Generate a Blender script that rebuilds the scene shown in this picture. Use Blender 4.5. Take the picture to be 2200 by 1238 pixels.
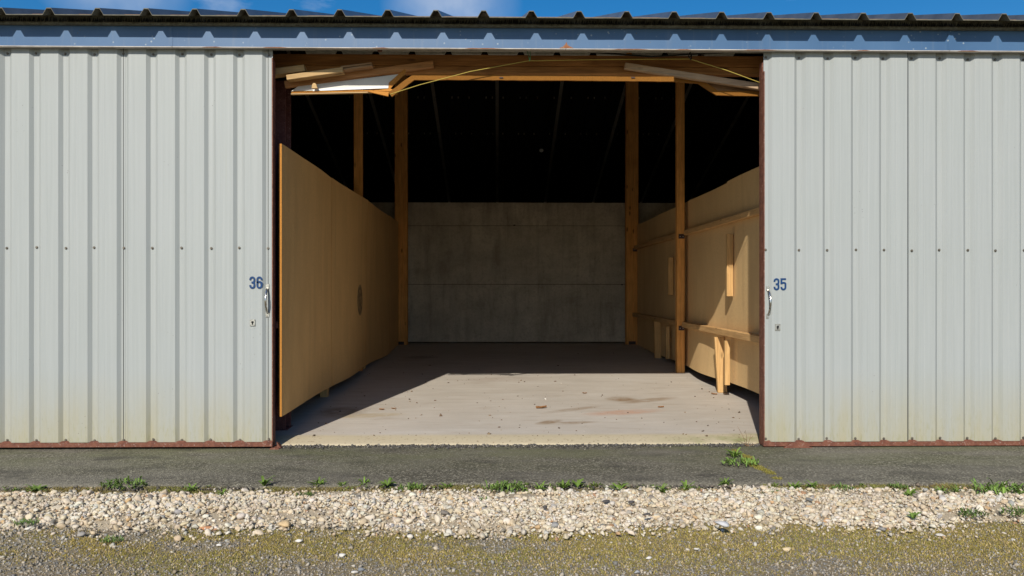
import bpy, bmesh, math, random
import numpy as np
from mathutils import Vector, Matrix

for o in list(bpy.data.objects):
    bpy.data.objects.remove(o)
scene = bpy.context.scene
COL = scene.collection
R = math.radians
random.seed(7)
rng = np.random.default_rng(11)

# ------------------------------------------------------------------ camera
CAM = Vector((0.0, -5.75, 1.125)); YAW = R(1.0)
cam_data = bpy.data.cameras.new('camera')
cam_data.sensor_width = 36.0
cam_data.lens = 28.0
cam_data.clip_start = 0.05
cam_data.clip_end = 3000.0
cam = bpy.data.objects.new('camera', cam_data)
COL.objects.link(cam)
cam.location = CAM
cam.rotation_euler = (R(90), 0, -YAW)
scene.camera = cam

# ------------------------------------------------------------------ sun and sky
SUN_EL = R(33.8); SUN_AZ = math.atan(0.26)      # light travels +x (a little) and +y
sd = bpy.data.lights.new('sun', 'SUN')
sd.energy = 3.5; sd.angle = R(0.5); sd.color = (1.0, 0.94, 0.84)
sun = bpy.data.objects.new('sun', sd); COL.objects.link(sun)
ldir = Vector((math.sin(SUN_AZ) * math.cos(SUN_EL), math.cos(SUN_AZ) * math.cos(SUN_EL), -math.sin(SUN_EL)))
sun.rotation_euler = ldir.to_track_quat('-Z', 'Y').to_euler()
sun.location = (-4, -14, 12)

w = bpy.data.worlds.new('World'); scene.world = w; w.use_nodes = True
wn = w.node_tree.nodes; wl = w.node_tree.links; wn.clear()
sky = wn.new('ShaderNodeTexSky'); sky.sky_type = 'NISHITA'; sky.sun_disc = False
sky.sun_elevation = SUN_EL; sky.sun_rotation = math.pi + SUN_AZ
sky.air_density = 1.0; sky.dust_density = 0.7; sky.ozone_density = 4.0
bg = wn.new('ShaderNodeBackground'); bg.inputs['Strength'].default_value = 0.084
out = wn.new('ShaderNodeOutputWorld')
tc = wn.new('ShaderNodeTexCoord')
mp = wn.new('ShaderNodeMapping'); mp.inputs['Scale'].default_value = (1.0, 1.0, 2.2); mp.inputs['Location'].default_value = (0.9, 0.4, 0.7)
cn = wn.new('ShaderNodeTexNoise'); cn.inputs['Scale'].default_value = 3.4; cn.inputs['Detail'].default_value = 7; cn.inputs['Roughness'].default_value = 0.55
cr = wn.new('ShaderNodeValToRGB'); cr.color_ramp.elements[0].position = 0.56; cr.color_ramp.elements[1].position = 0.80
cmix = wn.new('ShaderNodeMix'); cmix.data_type = 'RGBA'; cmix.inputs['B'].default_value = (8.5, 8.6, 8.8, 1)
cm = wn.new('ShaderNodeMath'); cm.operation = 'MULTIPLY'; cm.inputs[1].default_value = 0.75
wl.new(tc.outputs['Generated'], mp.inputs['Vector']); wl.new(mp.outputs['Vector'], cn.inputs['Vector'])
wl.new(cn.outputs['Fac'], cr.inputs['Fac'])
last = cr.outputs['Color']
for dv in ((-0.409, 0.851, 0.33), (-0.055, 0.942, 0.335)):
    bm2 = wn.new('ShaderNodeMapping'); bm2.vector_type = 'TEXTURE'; bm2.inputs['Location'].default_value = dv; bm2.inputs['Scale'].default_value = (0.085, 0.085, 0.06)
    gr = wn.new('ShaderNodeTexGradient'); gr.gradient_type = 'SPHERICAL'
    wl.new(tc.outputs['Generated'], bm2.inputs['Vector']); wl.new(bm2.outputs['Vector'], gr.inputs['Vector'])
    n2 = wn.new('ShaderNodeTexNoise'); n2.inputs['Scale'].default_value = 22; n2.inputs['Detail'].default_value = 5
    wl.new(tc.outputs['Generated'], n2.inputs['Vector'])
    m2 = wn.new('ShaderNodeMath'); m2.operation = 'MULTIPLY'; wl.new(gr.outputs['Fac'], m2.inputs[0]); wl.new(n2.outputs['Fac'], m2.inputs[1])
    a2 = wn.new('ShaderNodeMath'); a2.operation = 'MAXIMUM'; wl.new(last, a2.inputs[0]); wl.new(m2.outputs[0], a2.inputs[1]); last = a2.outputs[0]
wl.new(last, cm.inputs[0]); wl.new(cm.outputs[0], cmix.inputs['Factor'])
hs = wn.new('ShaderNodeHueSaturation'); hs.inputs['Saturation'].default_value = 1.38; hs.inputs['Value'].default_value = 0.95
wl.new(sky.outputs['Color'], hs.inputs['Color']); wl.new(hs.outputs['Color'], cmix.inputs['A']); wl.new(cmix.outputs['Result'], bg.inputs['Color'])
wl.new(bg.outputs['Background'], out.inputs['Surface'])

vs = scene.view_settings
vs.view_transform = 'Standard'; vs.look = 'None'; vs.gamma = 1.0; vs.exposure = 0.4; vs.use_curve_mapping = False
scene.render.engine = 'CYCLES'
scene.cycles.max_bounces = 10
scene.cycles.diffuse_bounces = 8

# ------------------------------------------------------------------ measuring helpers
FPX = 1711.0
def _ray(u, v):
    dx = (u - 1100) / FPX; dz = -(v - 619) / FPX
    return Vector((math.sin(YAW) + dx * math.cos(YAW), math.cos(YAW) - dx * math.sin(YAW), dz))
def at(u, v, y):                     # point on the plane y = const (parallel to the front of the shed)
    d = _ray(u, v); return CAM + d * ((y - CAM.y) / d.y)
def atx(u, v, x):                    # point on a side wall plane x = const
    d = _ray(u, v); return CAM + d * ((x - CAM.x) / d.x)
FS, FY = 0.0248, 0.34
def zfloor(y): return FS * (y - FY)
def atfloor(u, v):
    d = _ray(u, v); t = (FS * (CAM.y - FY) - CAM.z) / (d.z - FS * d.y); return CAM + d * t
def atground(u, v, z):
    d = _ray(u, v); return CAM + d * ((z - CAM.z) / d.z)

# ------------------------------------------------------------------ material helpers
class NT:
    def __init__(s, name):
        s.m = bpy.data.materials.new(name); s.m.use_nodes = True
        s.n = s.m.node_tree.nodes; s.l = s.m.node_tree.links
        s.b = s.n['Principled BSDF']
        s.tc = s.n.new('ShaderNodeTexCoord')
    def mapping(s, scale=(1, 1, 1), loc=(0, 0, 0), rot=(0, 0, 0), vec=None, typ='POINT'):
        m = s.n.new('ShaderNodeMapping'); m.vector_type = typ
        m.inputs['Scale'].default_value = scale; m.inputs['Location'].default_value = loc; m.inputs['Rotation'].default_value = rot
        s.l.new(vec or s.pos(), m.inputs['Vector']); return m.outputs['Vector']
    def pos(s):
        if not hasattr(s, '_g'):
            s._g = s.n.new('ShaderNodeNewGeometry')
        return s._g.outputs['Position']
    def obj(s): return s.tc.outputs['Object']
    def noise(s, vec=None, scale=5, detail=4, rough=0.55, dist=0.0):
        t = s.n.new('ShaderNodeTexNoise'); t.inputs['Scale'].default_value = scale; t.inputs['Detail'].default_value = detail
        t.inputs['Roughness'].default_value = rough; t.inputs['Distortion'].default_value = dist
        s.l.new(vec or s.pos(), t.inputs['Vector']); return t.outputs['Fac']
    def voro(s, vec=None, scale=5, feature='F1', rand=1.0):
        t = s.n.new('ShaderNodeTexVoronoi'); t.feature = feature; t.inputs['Scale'].default_value = scale; t.inputs['Randomness'].default_value = rand
        s.l.new(vec or s.pos(), t.inputs['Vector']); return t
    def ramp(s, fac, stops, interp='LINEAR'):
        r = s.n.new('ShaderNodeValToRGB'); e = r.color_ramp.elements; r.color_ramp.interpolation = interp
        while len(e) < len(stops): e.new(0.5)
        for i, (p, c) in enumerate(stops):
            e[i].position = p
            e[i].color = (c, c, c, 1) if isinstance(c, (int, float)) else (*c, 1)
        s.l.new(fac, r.inputs['Fac']); return r.outputs['Color']
    def mix(s, fac, a, b, blend='MIX'):
        m = s.n.new('ShaderNodeMix'); m.data_type = 'RGBA'; m.blend_type = blend
        for k, v in (('Factor', fac), ('A', a), ('B', b)):
            sock = m.inputs[k] if k == 'Factor' else [i for i in m.inputs if i.name == k and i.type == 'RGBA'][0]
            if isinstance(v, (int, float)): sock.default_value = v if k == 'Factor' else (v, v, v, 1)
            elif isinstance(v, tuple): sock.default_value = (*v, 1)
            else: s.l.new(v, sock)
        return [o for o in m.outputs if o.type == 'RGBA'][0]
    def math(s, op, a, b=None, clamp=False):
        m = s.n.new('ShaderNodeMath'); m.operation = op; m.use_clamp = clamp
        for i, v in enumerate((a, b)):
            if v is None: continue
            if isinstance(v, (int, float)): m.inputs[i].default_value = v
            else: s.l.new(v, m.inputs[i])
        return m.outputs[0]
    def sep(s, vec=None):
        m = s.n.new('ShaderNodeSeparateXYZ'); s.l.new(vec or s.pos(), m.inputs[0]); return m.outputs
    def maprange(s, v, a, b, c=0.0, d=1.0):
        m = s.n.new('ShaderNodeMapRange'); m.inputs[1].default_value = a; m.inputs[2].default_value = b
        m.inputs[3].default_value = c; m.inputs[4].default_value = d; s.l.new(v, m.inputs[0]); return m.outputs[0]
    def blob(s, loc, size, rotz=0.0, vec=None, rot=None):   # 1 in the middle of an ellipsoid, 0 outside it
        v = s.mapping(scale=size, loc=loc, rot=rot or (0, 0, rotz), vec=vec, typ='TEXTURE')
        g = s.n.new('ShaderNodeTexGradient'); g.gradient_type = 'SPHERICAL'; s.l.new(v, g.inputs['Vector']); return g.outputs['Fac']
    def rand(s):
        i = s.n.new('ShaderNodeObjectInfo'); return i.outputs['Random']
    def attr(s, name):
        a = s.n.new('ShaderNodeAttribute'); a.attribute_name = name; return a.outputs['Color']
    def bump(s, h, strength=0.3, dist=0.01, prev=None):
        b = s.n.new('ShaderNodeBump'); b.inputs['Strength'].default_value = strength; b.inputs['Distance'].default_value = dist
        s.l.new(h, b.inputs['Height'])
        if prev is not None: s.l.new(prev, b.inputs['Normal'])
        return b.outputs['Normal']
    def done(s, color=None, rough=0.6, metal=0.0, normal=None, spec=0.5):
        for k, v in (('Base Color', color), ('Roughness', rough), ('Metallic', metal), ('Specular IOR Level', spec)):
            if v is None: continue
            if isinstance(v, (int, float)): s.b.inputs[k].default_value = v
            elif isinstance(v, tuple): s.b.inputs[k].default_value = (*v, 1)
            else: s.l.new(v, s.b.inputs[k])
        if normal is not None: s.l.new(normal, s.b.inputs['Normal'])
        return s.m

def m_cladding():
    t = NT('white_cladding')
    streak = t.noise(t.mapping((55, 55, 0.9)), 1, 5, 0.6)
    base = t.ramp(streak, [(0.3, (0.328, 0.350, 0.336)), (0.7, (0.372, 0.392, 0.378))])
    big = t.noise(None, 1.3, 3)
    base = t.mix(t.ramp(big, [(0.35, 0.0), (0.75, 0.35)]), base, (0.36, 0.376, 0.378))
    z = t.sep()[2]
    # splash dirt on the lowest half metre, stronger in streaks
    low = t.maprange(z, 0.55, 0.0)
    wob = t.noise(t.mapping((9, 9, 1.6)), 1, 5)
    f = t.math('MULTIPLY', t.math('POWER', t.math('MAXIMUM', low, 0.0), 1.2), t.maprange(wob, 0.25, 0.7, 0.25, 1.0), True)
    base = t.mix(t.math('MULTIPLY', f, 0.95), base, (0.37, 0.33, 0.20))
    fine = t.math('MULTIPLY', t.maprange(z, 0.32, 0.0), t.ramp(t.noise(t.mapping((70, 70, 14)), 1, 3), [(0.52, 0.0), (0.72, 0.7)]), True)
    base = t.mix(fine, base, (0.30, 0.29, 0.17))
    # sparse run-down marks and specks
    run = t.math('MULTIPLY', t.ramp(t.noise(t.mapping((26, 26, 0.8)), 1, 4), [(0.66, 0.0), (0.80, 0.55)]), t.ramp(t.noise(None, 2.2, 2), [(0.45, 0.0), (0.65, 1.0)]))
    base = t.mix(run, base, (0.36, 0.37, 0.30))
    sp = t.voro(t.mapping((1, 1, 1)), 26)
    speck = t.math('MULTIPLY', t.ramp(sp.outputs['Distance'], [(0.05, 1.0), (0.09, 0.0)]), t.ramp(t.noise(None, 3.1, 2), [(0.58, 0.0), (0.66, 0.8)]))
    base = t.mix(speck, base, (0.12, 0.11, 0.09))
    n = t.bump(t.noise(t.mapping((3.0, 3.0, 1.2)), 1, 2), 0.25, 0.012, t.bump(t.noise(t.mapping((14, 14, 5)), 1, 3), 0.10, 0.003))
    return t.done(base, t.maprange(big, 0.3, 0.7, 0.42, 0.6), 0.0, n, 0.35)

def m_wood(name, axis, light, dark, knots=True, rough=0.75):
    t = NT(name)
    sc = [26, 26, 26]; sc[axis] = 1.4
    rnd = t.rand()
    off = t.n.new('ShaderNodeCombineXYZ')
    for i in range(3): t.l.new(t.math('MULTIPLY', rnd, 17.0 + 5 * i), off.inputs[i])
    va = t.n.new('ShaderNodeVectorMath'); va.operation = 'ADD'
    t.l.new(t.pos(), va.inputs[0]); t.l.new(off.outputs[0], va.inputs[1])
    P = va.outputs[0]
    g = t.noise(t.mapping(tuple(sc), vec=P), 1, 6, 0.62, 0.6)
    c = t.ramp(g, [(0.28, dark), (0.5, tuple((a + b) / 2 for a, b in zip(light, dark))), (0.72, light)])
    fine = [x * 4 for x in sc]
    c = t.mix(t.ramp(t.noise(t.mapping(tuple(fine), vec=P), 1, 3), [(0.42, 0.35), (0.6, 0.0)]), c, tuple(x * 0.55 for x in dark))
    if knots:
        ks = [9, 9, 9]; ks[axis] = 3.2
        kv = t.voro(t.mapping(tuple(ks), vec=P), 1)
        c = t.mix(t.ramp(kv.outputs['Distance'], [(0.06, 0.9), (0.16, 0.0)]), c, tuple(x * 0.22 for x in dark))
    c = t.mix(t.math('MULTIPLY', t.ramp(t.noise(P, 3.5, 4), [(0.5, 0.0), (0.75, 1.0)]), 0.4), c, tuple(x * 0.55 for x in dark))
    return t.done(c, rough, 0, t.bump(g, 0.35, 0.004), 0.25)

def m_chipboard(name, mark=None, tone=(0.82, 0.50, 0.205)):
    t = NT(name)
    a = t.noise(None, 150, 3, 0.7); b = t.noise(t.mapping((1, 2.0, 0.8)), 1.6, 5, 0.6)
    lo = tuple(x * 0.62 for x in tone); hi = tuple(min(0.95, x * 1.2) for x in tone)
    c = t.ramp(a, [(0.3, lo), (0.7, hi)])
    c = t.mix(t.math('MULTIPLY', t.ramp(b, [(0.38, 0.0), (0.72, 1.0)]), 0.7), c, tuple(x * 0.72 for x in tone))
    run = t.noise(t.mapping((7, 7, 0.7)), 1, 4)
    c = t.mix(t.ramp(run, [(0.54, 0.0), (0.8, 0.5)]), c, tuple(x * 0.6 for x in tone))
    sc = t.noise(t.mapping((2, 30, 2), rot=(0.4, 0, 0)), 1, 4, 0.7); c = t.mix(t.ramp(sc, [(0.64, 0.0), (0.78, 0.4)]), c, tuple(min(0.9, x * 1.25) for x in tone))
    sp = t.voro(None, 13); c = t.mix(t.ramp(sp.outputs['Distance'], [(0.03, 0.6), (0.06, 0.0)]), c, (0.12, 0.07, 0.03))
    c = t.mix(t.math('MULTIPLY', t.rand(), 0.35), c, tuple(x * 0.80 for x in tone))
    if mark:
        d = t.blob(mark, (0.6, 0.19, 0.19)); nn = t.noise(None, 30, 4, 0.7)
        ring = t.ramp(d, [(0.0, 0.0), (0.06, 0.9), (0.25, 1.0), (0.42, 0.75), (0.62, 1.0), (1.0, 0.85)])
        c = t.mix(t.math('MULTIPLY', ring, t.ramp(nn, [(0.35, 0.45), (0.6, 1.0)])), c, (0.10, 0.075, 0.045))
    return t.done(c, 0.8, 0, t.bump(a, 0.18, 0.002), 0.2)

def m_rust(name='red_oxide_steel', a=(0.175, 0.066, 0.040), b=(0.09, 0.036, 0.026), c=(0.22, 0.105, 0.066)):
    t = NT(name); n = t.noise(None, 24, 6, 0.7)
    col = t.ramp(n, [(0.3, b), (0.52, a), (0.75, c)])
    col = t.mix(t.ramp(t.noise(None, 90, 3), [(0.6, 0.0), (0.72, 0.6)]), col, (0.42, 0.33, 0.28))
    return t.done(col, 0.7, 0, t.bump(n, 0.3, 0.003), 0.3)

def m_fascia():
    t = NT('blue_grey_fascia')
    c = t.ramp(t.noise(None, 2.0, 4), [(0.3, (0.052, 0.118, 0.232)), (0.7, (0.070, 0.148, 0.275))])
    v = t.voro(None, 21); m = t.ramp(t.noise(None, 1.7, 3), [(0.45, 0.0), (0.6, 1.0)])
    c = t.mix(t.math('MULTIPLY', t.ramp(v.outputs['Distance'], [(0.09, 0.8), (0.16, 0.0)]), m), c, (0.34, 0.39, 0.42))
    v2 = t.voro(t.mapping((1, 1, 1), (3, 1, 7)), 15); m2 = t.ramp(t.noise(None, 2.3, 3), [(0.5, 0.0), (0.62, 1.0)])
    c = t.mix(t.math('MULTIPLY', t.ramp(v2.outputs['Distance'], [(0.05, 0.7), (0.10, 0.0)]), m2), c, (0.13, 0.13, 0.12))
    st = t.noise(t.mapping((30, 30, 2.5)), 1, 4)
    c = t.mix(t.ramp(st, [(0.58, 0.0), (0.8, 0.35)]), c, (0.16, 0.20, 0.26))
    return t.done(c, 0.42, 0, None, 0.4)

def m_plain(name, col, rough=0.6, metal=0.0, var=0.25, scale=20, bump=0.15, spec=0.4):
    t = NT(name); n = t.noise(None, scale, 5, 0.65)
    c = t.ramp(n, [(0.3, tuple(x * (1 - var) for x in col)), (0.7, tuple(min(1, x * (1 + var)) for x in col))])
    return t.done(c, rough, metal, t.bump(n, bump, 0.004) if bump else None, spec)

def m_floor():
    t = NT('concrete_floor')
    brush = t.noise(t.mapping((1.2, 28, 1)), 1, 5, 0.6); big = t.noise(None, 0.9, 5, 0.6)
    c = t.ramp(big, [(0.3, (0.47, 0.42, 0.355)), (0.7, (0.57, 0.515, 0.445))])
    c = t.mix(t.ramp(brush, [(0.35, 0.3), (0.65, 0.0)]), c, (0.40, 0.36, 0.30))
    c = t.mix(t.ramp(t.noise(None, 110, 3), [(0.58, 0.0), (0.75, 0.5)]), c, (0.33, 0.29, 0.24))
    # dust and scuffs with a grain across the floor
    sc = t.noise(t.mapping((2.2, 9, 1), rot=(0, 0, 0.25)), 1, 6, 0.65)
    c = t.mix(t.ramp(sc, [(0.54, 0.0), (0.76, 0.6)]), c, (0.34, 0.27, 0.20))
    c = t.mix(t.ramp(t.noise(t.mapping((0.9, 2.5, 1), (3, 8, 0)), 2.0, 6, 0.65), [(0.5, 0.0), (0.72, 0.5)]), c, (0.60, 0.56, 0.50))
    rough_edge = t.noise(None, 9, 5, 0.65)
    def stain(u, v, a, b, rz, col, k):
        nonlocal c
        p = atfloor(u, v); m = t.blob((p.x, p.y, p.z), (a, b, 0.5), rz)
        f = t.math('MULTIPLY', t.ramp(m, [(0.0, 0.0), (0.5, 1.0)]), t.maprange(rough_edge, 0.3, 0.6, 0.25, 1.0), True)
        c = t.mix(t.math('MULTIPLY', f, k), c, col)
    br = (0.27, 0.185, 0.11); pk = (0.50, 0.30, 0.21)
    stain(1335, 858, 0.17, 0.18, 0.9, br, 1.0); stain(1395, 860, 0.40, 0.11, 0.55, br, 0.7)
    stain(1180, 907, 0.17, 0.08, 0.75, br, 0.9); stain(1235, 908, 0.22, 0.06, 0.1, br, 0.8)
    stain(1230, 880, 0.42, 0.08, 0.6, br, 0.55); stain(1340, 886, 0.45, 0.14, 0.3, pk, 0.75)
    stain(735, 885, 0.25, 0.3, 0.3, (0.20, 0.14, 0.09), 0.7); stain(790, 893, 0.40, 0.12, 0.25, (0.42, 0.33, 0.2), 0.7)
    stain(905, 768, 0.30, 0.25, 0.2, (0.22, 0.17, 0.13), 0.6); stain(1080, 815, 0.6, 0.25, 0.2, (0.40, 0.33, 0.27), 0.6)
    # yellowish weathered lip
    lip = t.maprange(t.sep()[1], 0.40, 0.32)
    c = t.mix(t.math('MULTIPLY', lip, 0.85, True), c, (0.52, 0.44, 0.285))
    alg = t.math('MULTIPLY', lip, t.math('MULTIPLY', t.maprange(t.sep()[0], 1.1, 1.8), t.ramp(t.noise(None, 7, 4), [(0.4, 0.0), (0.65, 0.8)])), True)
    c = t.mix(alg, c, (0.26, 0.27, 0.11))
    pit = t.math('MULTIPLY', lip, t.ramp(t.noise(None, 42, 4), [(0.6, 0.0), (0.7, 0.8)]), True)
    c = t.mix(pit, c, (0.20, 0.13, 0.08))
    return t.done(c, 0.85, 0, t.bump(brush, 0.25, 0.004, t.bump(t.noise(None, 130, 3), 0.2, 0.002)), 0.2)

def m_asphalt():
    t = NT('asphalt')
    v = t.voro(None, 105); g = t.noise(None, 190, 2)
    c = t.ramp(v.outputs['Color'], [(0.15, (0.062, 0.056, 0.042)), (0.6, (0.135, 0.122, 0.09)), (0.96, (0.36, 0.33, 0.25))])
    big = t.noise(t.mapping((0.8, 1.8, 1)), 1.5, 5, 0.6)
    c = t.mix(t.math('MULTIPLY', t.ramp(big, [(0.4, 0.0), (0.7, 1.0)]), 0.65), c, (0.215, 0.195, 0.155))
    y = t.sep()[1]
    alg = t.math('MULTIPLY', t.maprange(y, -0.75, -0.05), t.ramp(t.noise(t.mapping((0.8, 2.6, 1), (4, 2, 0)), 1.6, 5), [(0.34, 0.0), (0.6, 1.0)]), True)
    c = t.mix(t.math('MULTIPLY', alg, 0.62), c, (0.145, 0.15, 0.07))
    c = t.mix(t.ramp(t.noise(t.mapping((1, 2.2, 1), (9, 3, 0)), 2.6, 4), [(0.54, 0.0), (0.72, 0.6)]), c, (0.055, 0.05, 0.043))
    w1 = t.voro(t.mapping((1, 1, 1), (2, 5, 0)), 46); c = t.mix(t.ramp(w1.outputs['Distance'], [(0.07, 0.8), (0.12, 0.0)]), c, (0.36, 0.34, 0.29))
    n = t.bump(v.outputs['Distance'], 0.8, 0.006, t.bump(g, 0.3, 0.003))
    return t.done(c, 0.9, 0, n, 0.25)

def m_soil():
    t = NT('soil')
    a = t.noise(None, 60, 5, 0.7); b = t.noise(None, 2.4, 5, 0.6)
    c = t.ramp(a, [(0.3, (0.15, 0.115, 0.065)), (0.55, (0.27, 0.215, 0.13)), (0.8, (0.38, 0.32, 0.23))])
    c = t.mix(t.ramp(b, [(0.42, 0.0), (0.62, 0.55)]), c, (0.28, 0.225, 0.075))
    v = t.voro(None, 95); c = t.mix(t.ramp(v.outputs['Color'], [(0.62, 0.0), (0.8, 0.7)]), c, (0.27, 0.265, 0.255))
    return t.done(c, 0.95, 0, t.bump(a, 0.7, 0.01, t.bump(v.outputs['Distance'], 0.6, 0.008)), 0.15)

def m_tint(name, rough=0.85, mott=0.22, scale=120, spec=0.25, transl=False):
    t = NT(name); a = t.attr('tint'); n = t.noise(None, scale, 4, 0.65)
    c = t.mix(t.ramp(n, [(0.35, mott), (0.65, 0.0)]), a, (0.12, 0.095, 0.07))
    t.done(c, rough, 0, t.bump(n, 0.35, 0.004), spec)
    return t.m

def m_concrete_wall():
    t = NT('grey_concrete_panel')
    a = t.noise(None, 95, 4, 0.7); b = t.noise(t.mapping((1, 1, 1.6)), 1.7, 6, 0.62)
    c = t.ramp(a, [(0.3, (0.36, 0.32, 0.25)), (0.7, (0.58, 0.53, 0.44))])
    c = t.mix(t.ramp(b, [(0.35, 0.0), (0.7, 0.8)]), c, (0.70, 0.63, 0.51))
    c = t.mix(t.ramp(t.noise(t.mapping((1.6, 1, 2.4)), 2.2, 6, 0.7), [(0.48, 0.0), (0.72, 0.55)]), c, (0.27, 0.23, 0.17))
    c = t.mix(t.ramp(t.noise(None, 26, 5, 0.7), [(0.5, 0.0), (0.7, 0.5)]), c, (0.25, 0.22, 0.17))
    c = t.mix(t.ramp(t.noise(t.mapping((14, 14, 1)), 1, 4), [(0.55, 0.0), (0.8, 0.4)]), c, (0.22, 0.19, 0.145))
    c = t.mix(t.ramp(t.noise(t.mapping((3, 3, 0.6)), 1.5, 5, 0.7), [(0.48, 0.0), (0.68, 0.6)]), c, (0.24, 0.20, 0.15))
    c = t.mix(t.math('MULTIPLY', t.rand(), 0.3), c, (0.38, 0.34, 0.27))
    return t.done(c, 0.9, 0, t.bump(a, 0.4, 0.004), 0.2)

M = {}
M['clad'] = m_cladding()
M['wood_x'] = m_wood('pine_along_x', 0, (0.42, 0.235, 0.095), (0.25, 0.125, 0.048))
M['wood_y'] = m_wood('pine_along_y', 1, (0.74, 0.47, 0.21), (0.55, 0.32, 0.13))
M['wood_z'] = m_wood('pine_along_z', 2, (0.92, 0.47, 0.14), (0.68, 0.30, 0.075))
M['wood_new'] = m_wood('pale_pine_along_z', 2, (0.72, 0.47, 0.21), (0.55, 0.32, 0.12))
M['brace'] = m_wood('red_brown_board', 0, (0.60, 0.31, 0.13), (0.40, 0.19, 0.075))
M['brace_grey'] = m_wood('grey_brown_board', 0, (0.62, 0.44, 0.29), (0.42, 0.28, 0.17))
M['wood_pale_x'] = m_wood('pale_pine_along_x', 0, (0.64, 0.44, 0.21), (0.46, 0.29, 0.13))
M['wood_dark_x'] = m_wood('darker_pine_along_x', 0, (0.46, 0.29, 0.16), (0.30, 0.17, 0.085))
M['beam'] = m_wood('brown_beam', 0, (0.56, 0.265, 0.085), (0.25, 0.105, 0.032))
M['chip_l'] = m_chipboard('chipboard_marked', mark=tuple(atx(775, 645, -1.64)))
M['chip_r'] = m_chipboard('chipboard', tone=(0.86, 0.57, 0.28))
M['chip_edge'] = m_chipboard('chipboard_edge', tone=(0.55, 0.235, 0.045))
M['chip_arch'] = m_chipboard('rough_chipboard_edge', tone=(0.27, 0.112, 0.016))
M['rust'] = m_rust()
M['post_red'] = m_rust('dark_red_steel', (0.15, 0.055, 0.05), (0.09, 0.03, 0.03), (0.21, 0.10, 0.09))
M['fascia'] = m_fascia()
M['fascia_rust'] = m_rust('rust_stain', (0.28, 0.11, 0.045), (0.18, 0.065, 0.03), (0.36, 0.26, 0.19))
M['fascia_lip'] = m_plain('fascia_lip', (0.50, 0.46, 0.42), 0.6, 0, 0.3, 9)
M['roof'] = m_plain('dark_roof_steel', (0.075, 0.085, 0.10), 0.34, 0.0, 0.3, 5, 0.05, 0.6)
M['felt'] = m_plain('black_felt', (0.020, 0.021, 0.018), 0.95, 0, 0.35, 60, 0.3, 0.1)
M['rib_end'] = m_plain('mossy_roof_end', (0.14, 0.13, 0.098), 0.9, 0, 0.35, 30)
M['strip'] = m_plain('bare_lap_strip', (0.38, 0.35, 0.30), 0.7, 0, 0.15, 20)
M['filler'] = m_plain('eaves_filler', (0.13, 0.125, 0.092), 0.95, 0, 0.5, 40)
M['black'] = m_plain('black_plastic', (0.012, 0.012, 0.012), 0.6, 0, 0.2)
M['galv'] = m_plain('galvanised_steel', (0.42, 0.42, 0.38), 0.5, 0.3, 0.3, 30)
M['chrome'] = m_plain('polished_steel', (0.62, 0.60, 0.56), 0.24, 1.0, 0.15, 60, 0.03)
M['plate'] = m_plain('worn_steel_plate', (0.48, 0.47, 0.42), 0.42, 0.8, 0.3, 90)
M['screw'] = m_plain('dull_screw', (0.17, 0.15, 0.12), 0.5, 0.5, 0.4, 80)
M['bracket'] = m_plain('dark_bracket', (0.045, 0.022, 0.02), 0.6, 0, 0.3)
M['blue'] = m_plain('blue_vinyl', (0.003, 0.04, 0.135), 0.45, 0, 0.1, 30, 0.0)
M['white_mel'] = m_plain('white_melamine', (0.60, 0.58, 0.50), 0.45, 0, 0.12, 7, 0.05)
M['white_lip'] = m_plain('white_foil_edge', (0.82, 0.82, 0.80), 0.35, 0, 0.08, 20, 0.05)
M['floor'] = m_floor()
M['asphalt'] = m_asphalt()
M['soil'] = m_soil()
M['stone'] = m_tint('limestone')
M['fines'] = m_plain('limestone_fines', (0.42, 0.345, 0.24), 0.95, 0, 0.4, 120, 0.6, 0.15)
M['plant'] = m_tint('leaf', 0.6, 0.25, 60, 0.3)
M['moss'] = m_tint('moss_blade', 0.8, 0.1, 60, 0.15)
M['concrete'] = m_concrete_wall()
M['yellow'] = m_plain('yellow_cord', (0.42, 0.32, 0.06), 0.7, 0, 0.2, 200)
M['green'] = m_plain('green_twine', (0.08, 0.30, 0.13), 0.7, 0, 0.2, 200)
M['leaf_dry'] = m_plain('dry_leaf', (0.27, 0.13, 0.05), 0.8, 0, 0.4, 50)
M['dead'] = m_plain('dead_stem', (0.24, 0.15, 0.08), 0.85, 0, 0.3, 50)
M['debris'] = m_tint('floor_crumb', 0.9, 0.2)
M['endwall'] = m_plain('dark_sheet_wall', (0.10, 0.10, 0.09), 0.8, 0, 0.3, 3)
M['bulb'] = m_plain('white_lamp_glass', (0.75, 0.75, 0.72), 0.3, 0, 0.05, 10, 0.0)

# ------------------------------------------------------------------ object helpers
def tag(o, label=None, cat=None, group=None, kind=None):
    if label: o['label'] = label
    if cat: o['category'] = cat
    if group: o['group'] = group
    if kind: o['kind'] = kind
    return o
def thing(name, loc, label, cat, group=None):
    o = bpy.data.objects.new(name, None); COL.objects.link(o); o.location = loc
    o.empty_display_size = 0.2
    return tag(o, label, cat, group, 'thing')
def rootloc(o):
    v = Vector((0, 0, 0))
    while o is not None: v += o.location; o = o.parent
    return v
def link(name, me, parent=None, loc=None, label=None):
    o = bpy.data.objects.new(name, me); COL.objects.link(o)
    if parent is not None: o.parent = parent
    if loc is not None: o.location = Vector(loc) - (rootloc(parent) if parent is not None else Vector((0, 0, 0)))
    if label: o['label'] = label
    return o

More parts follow.
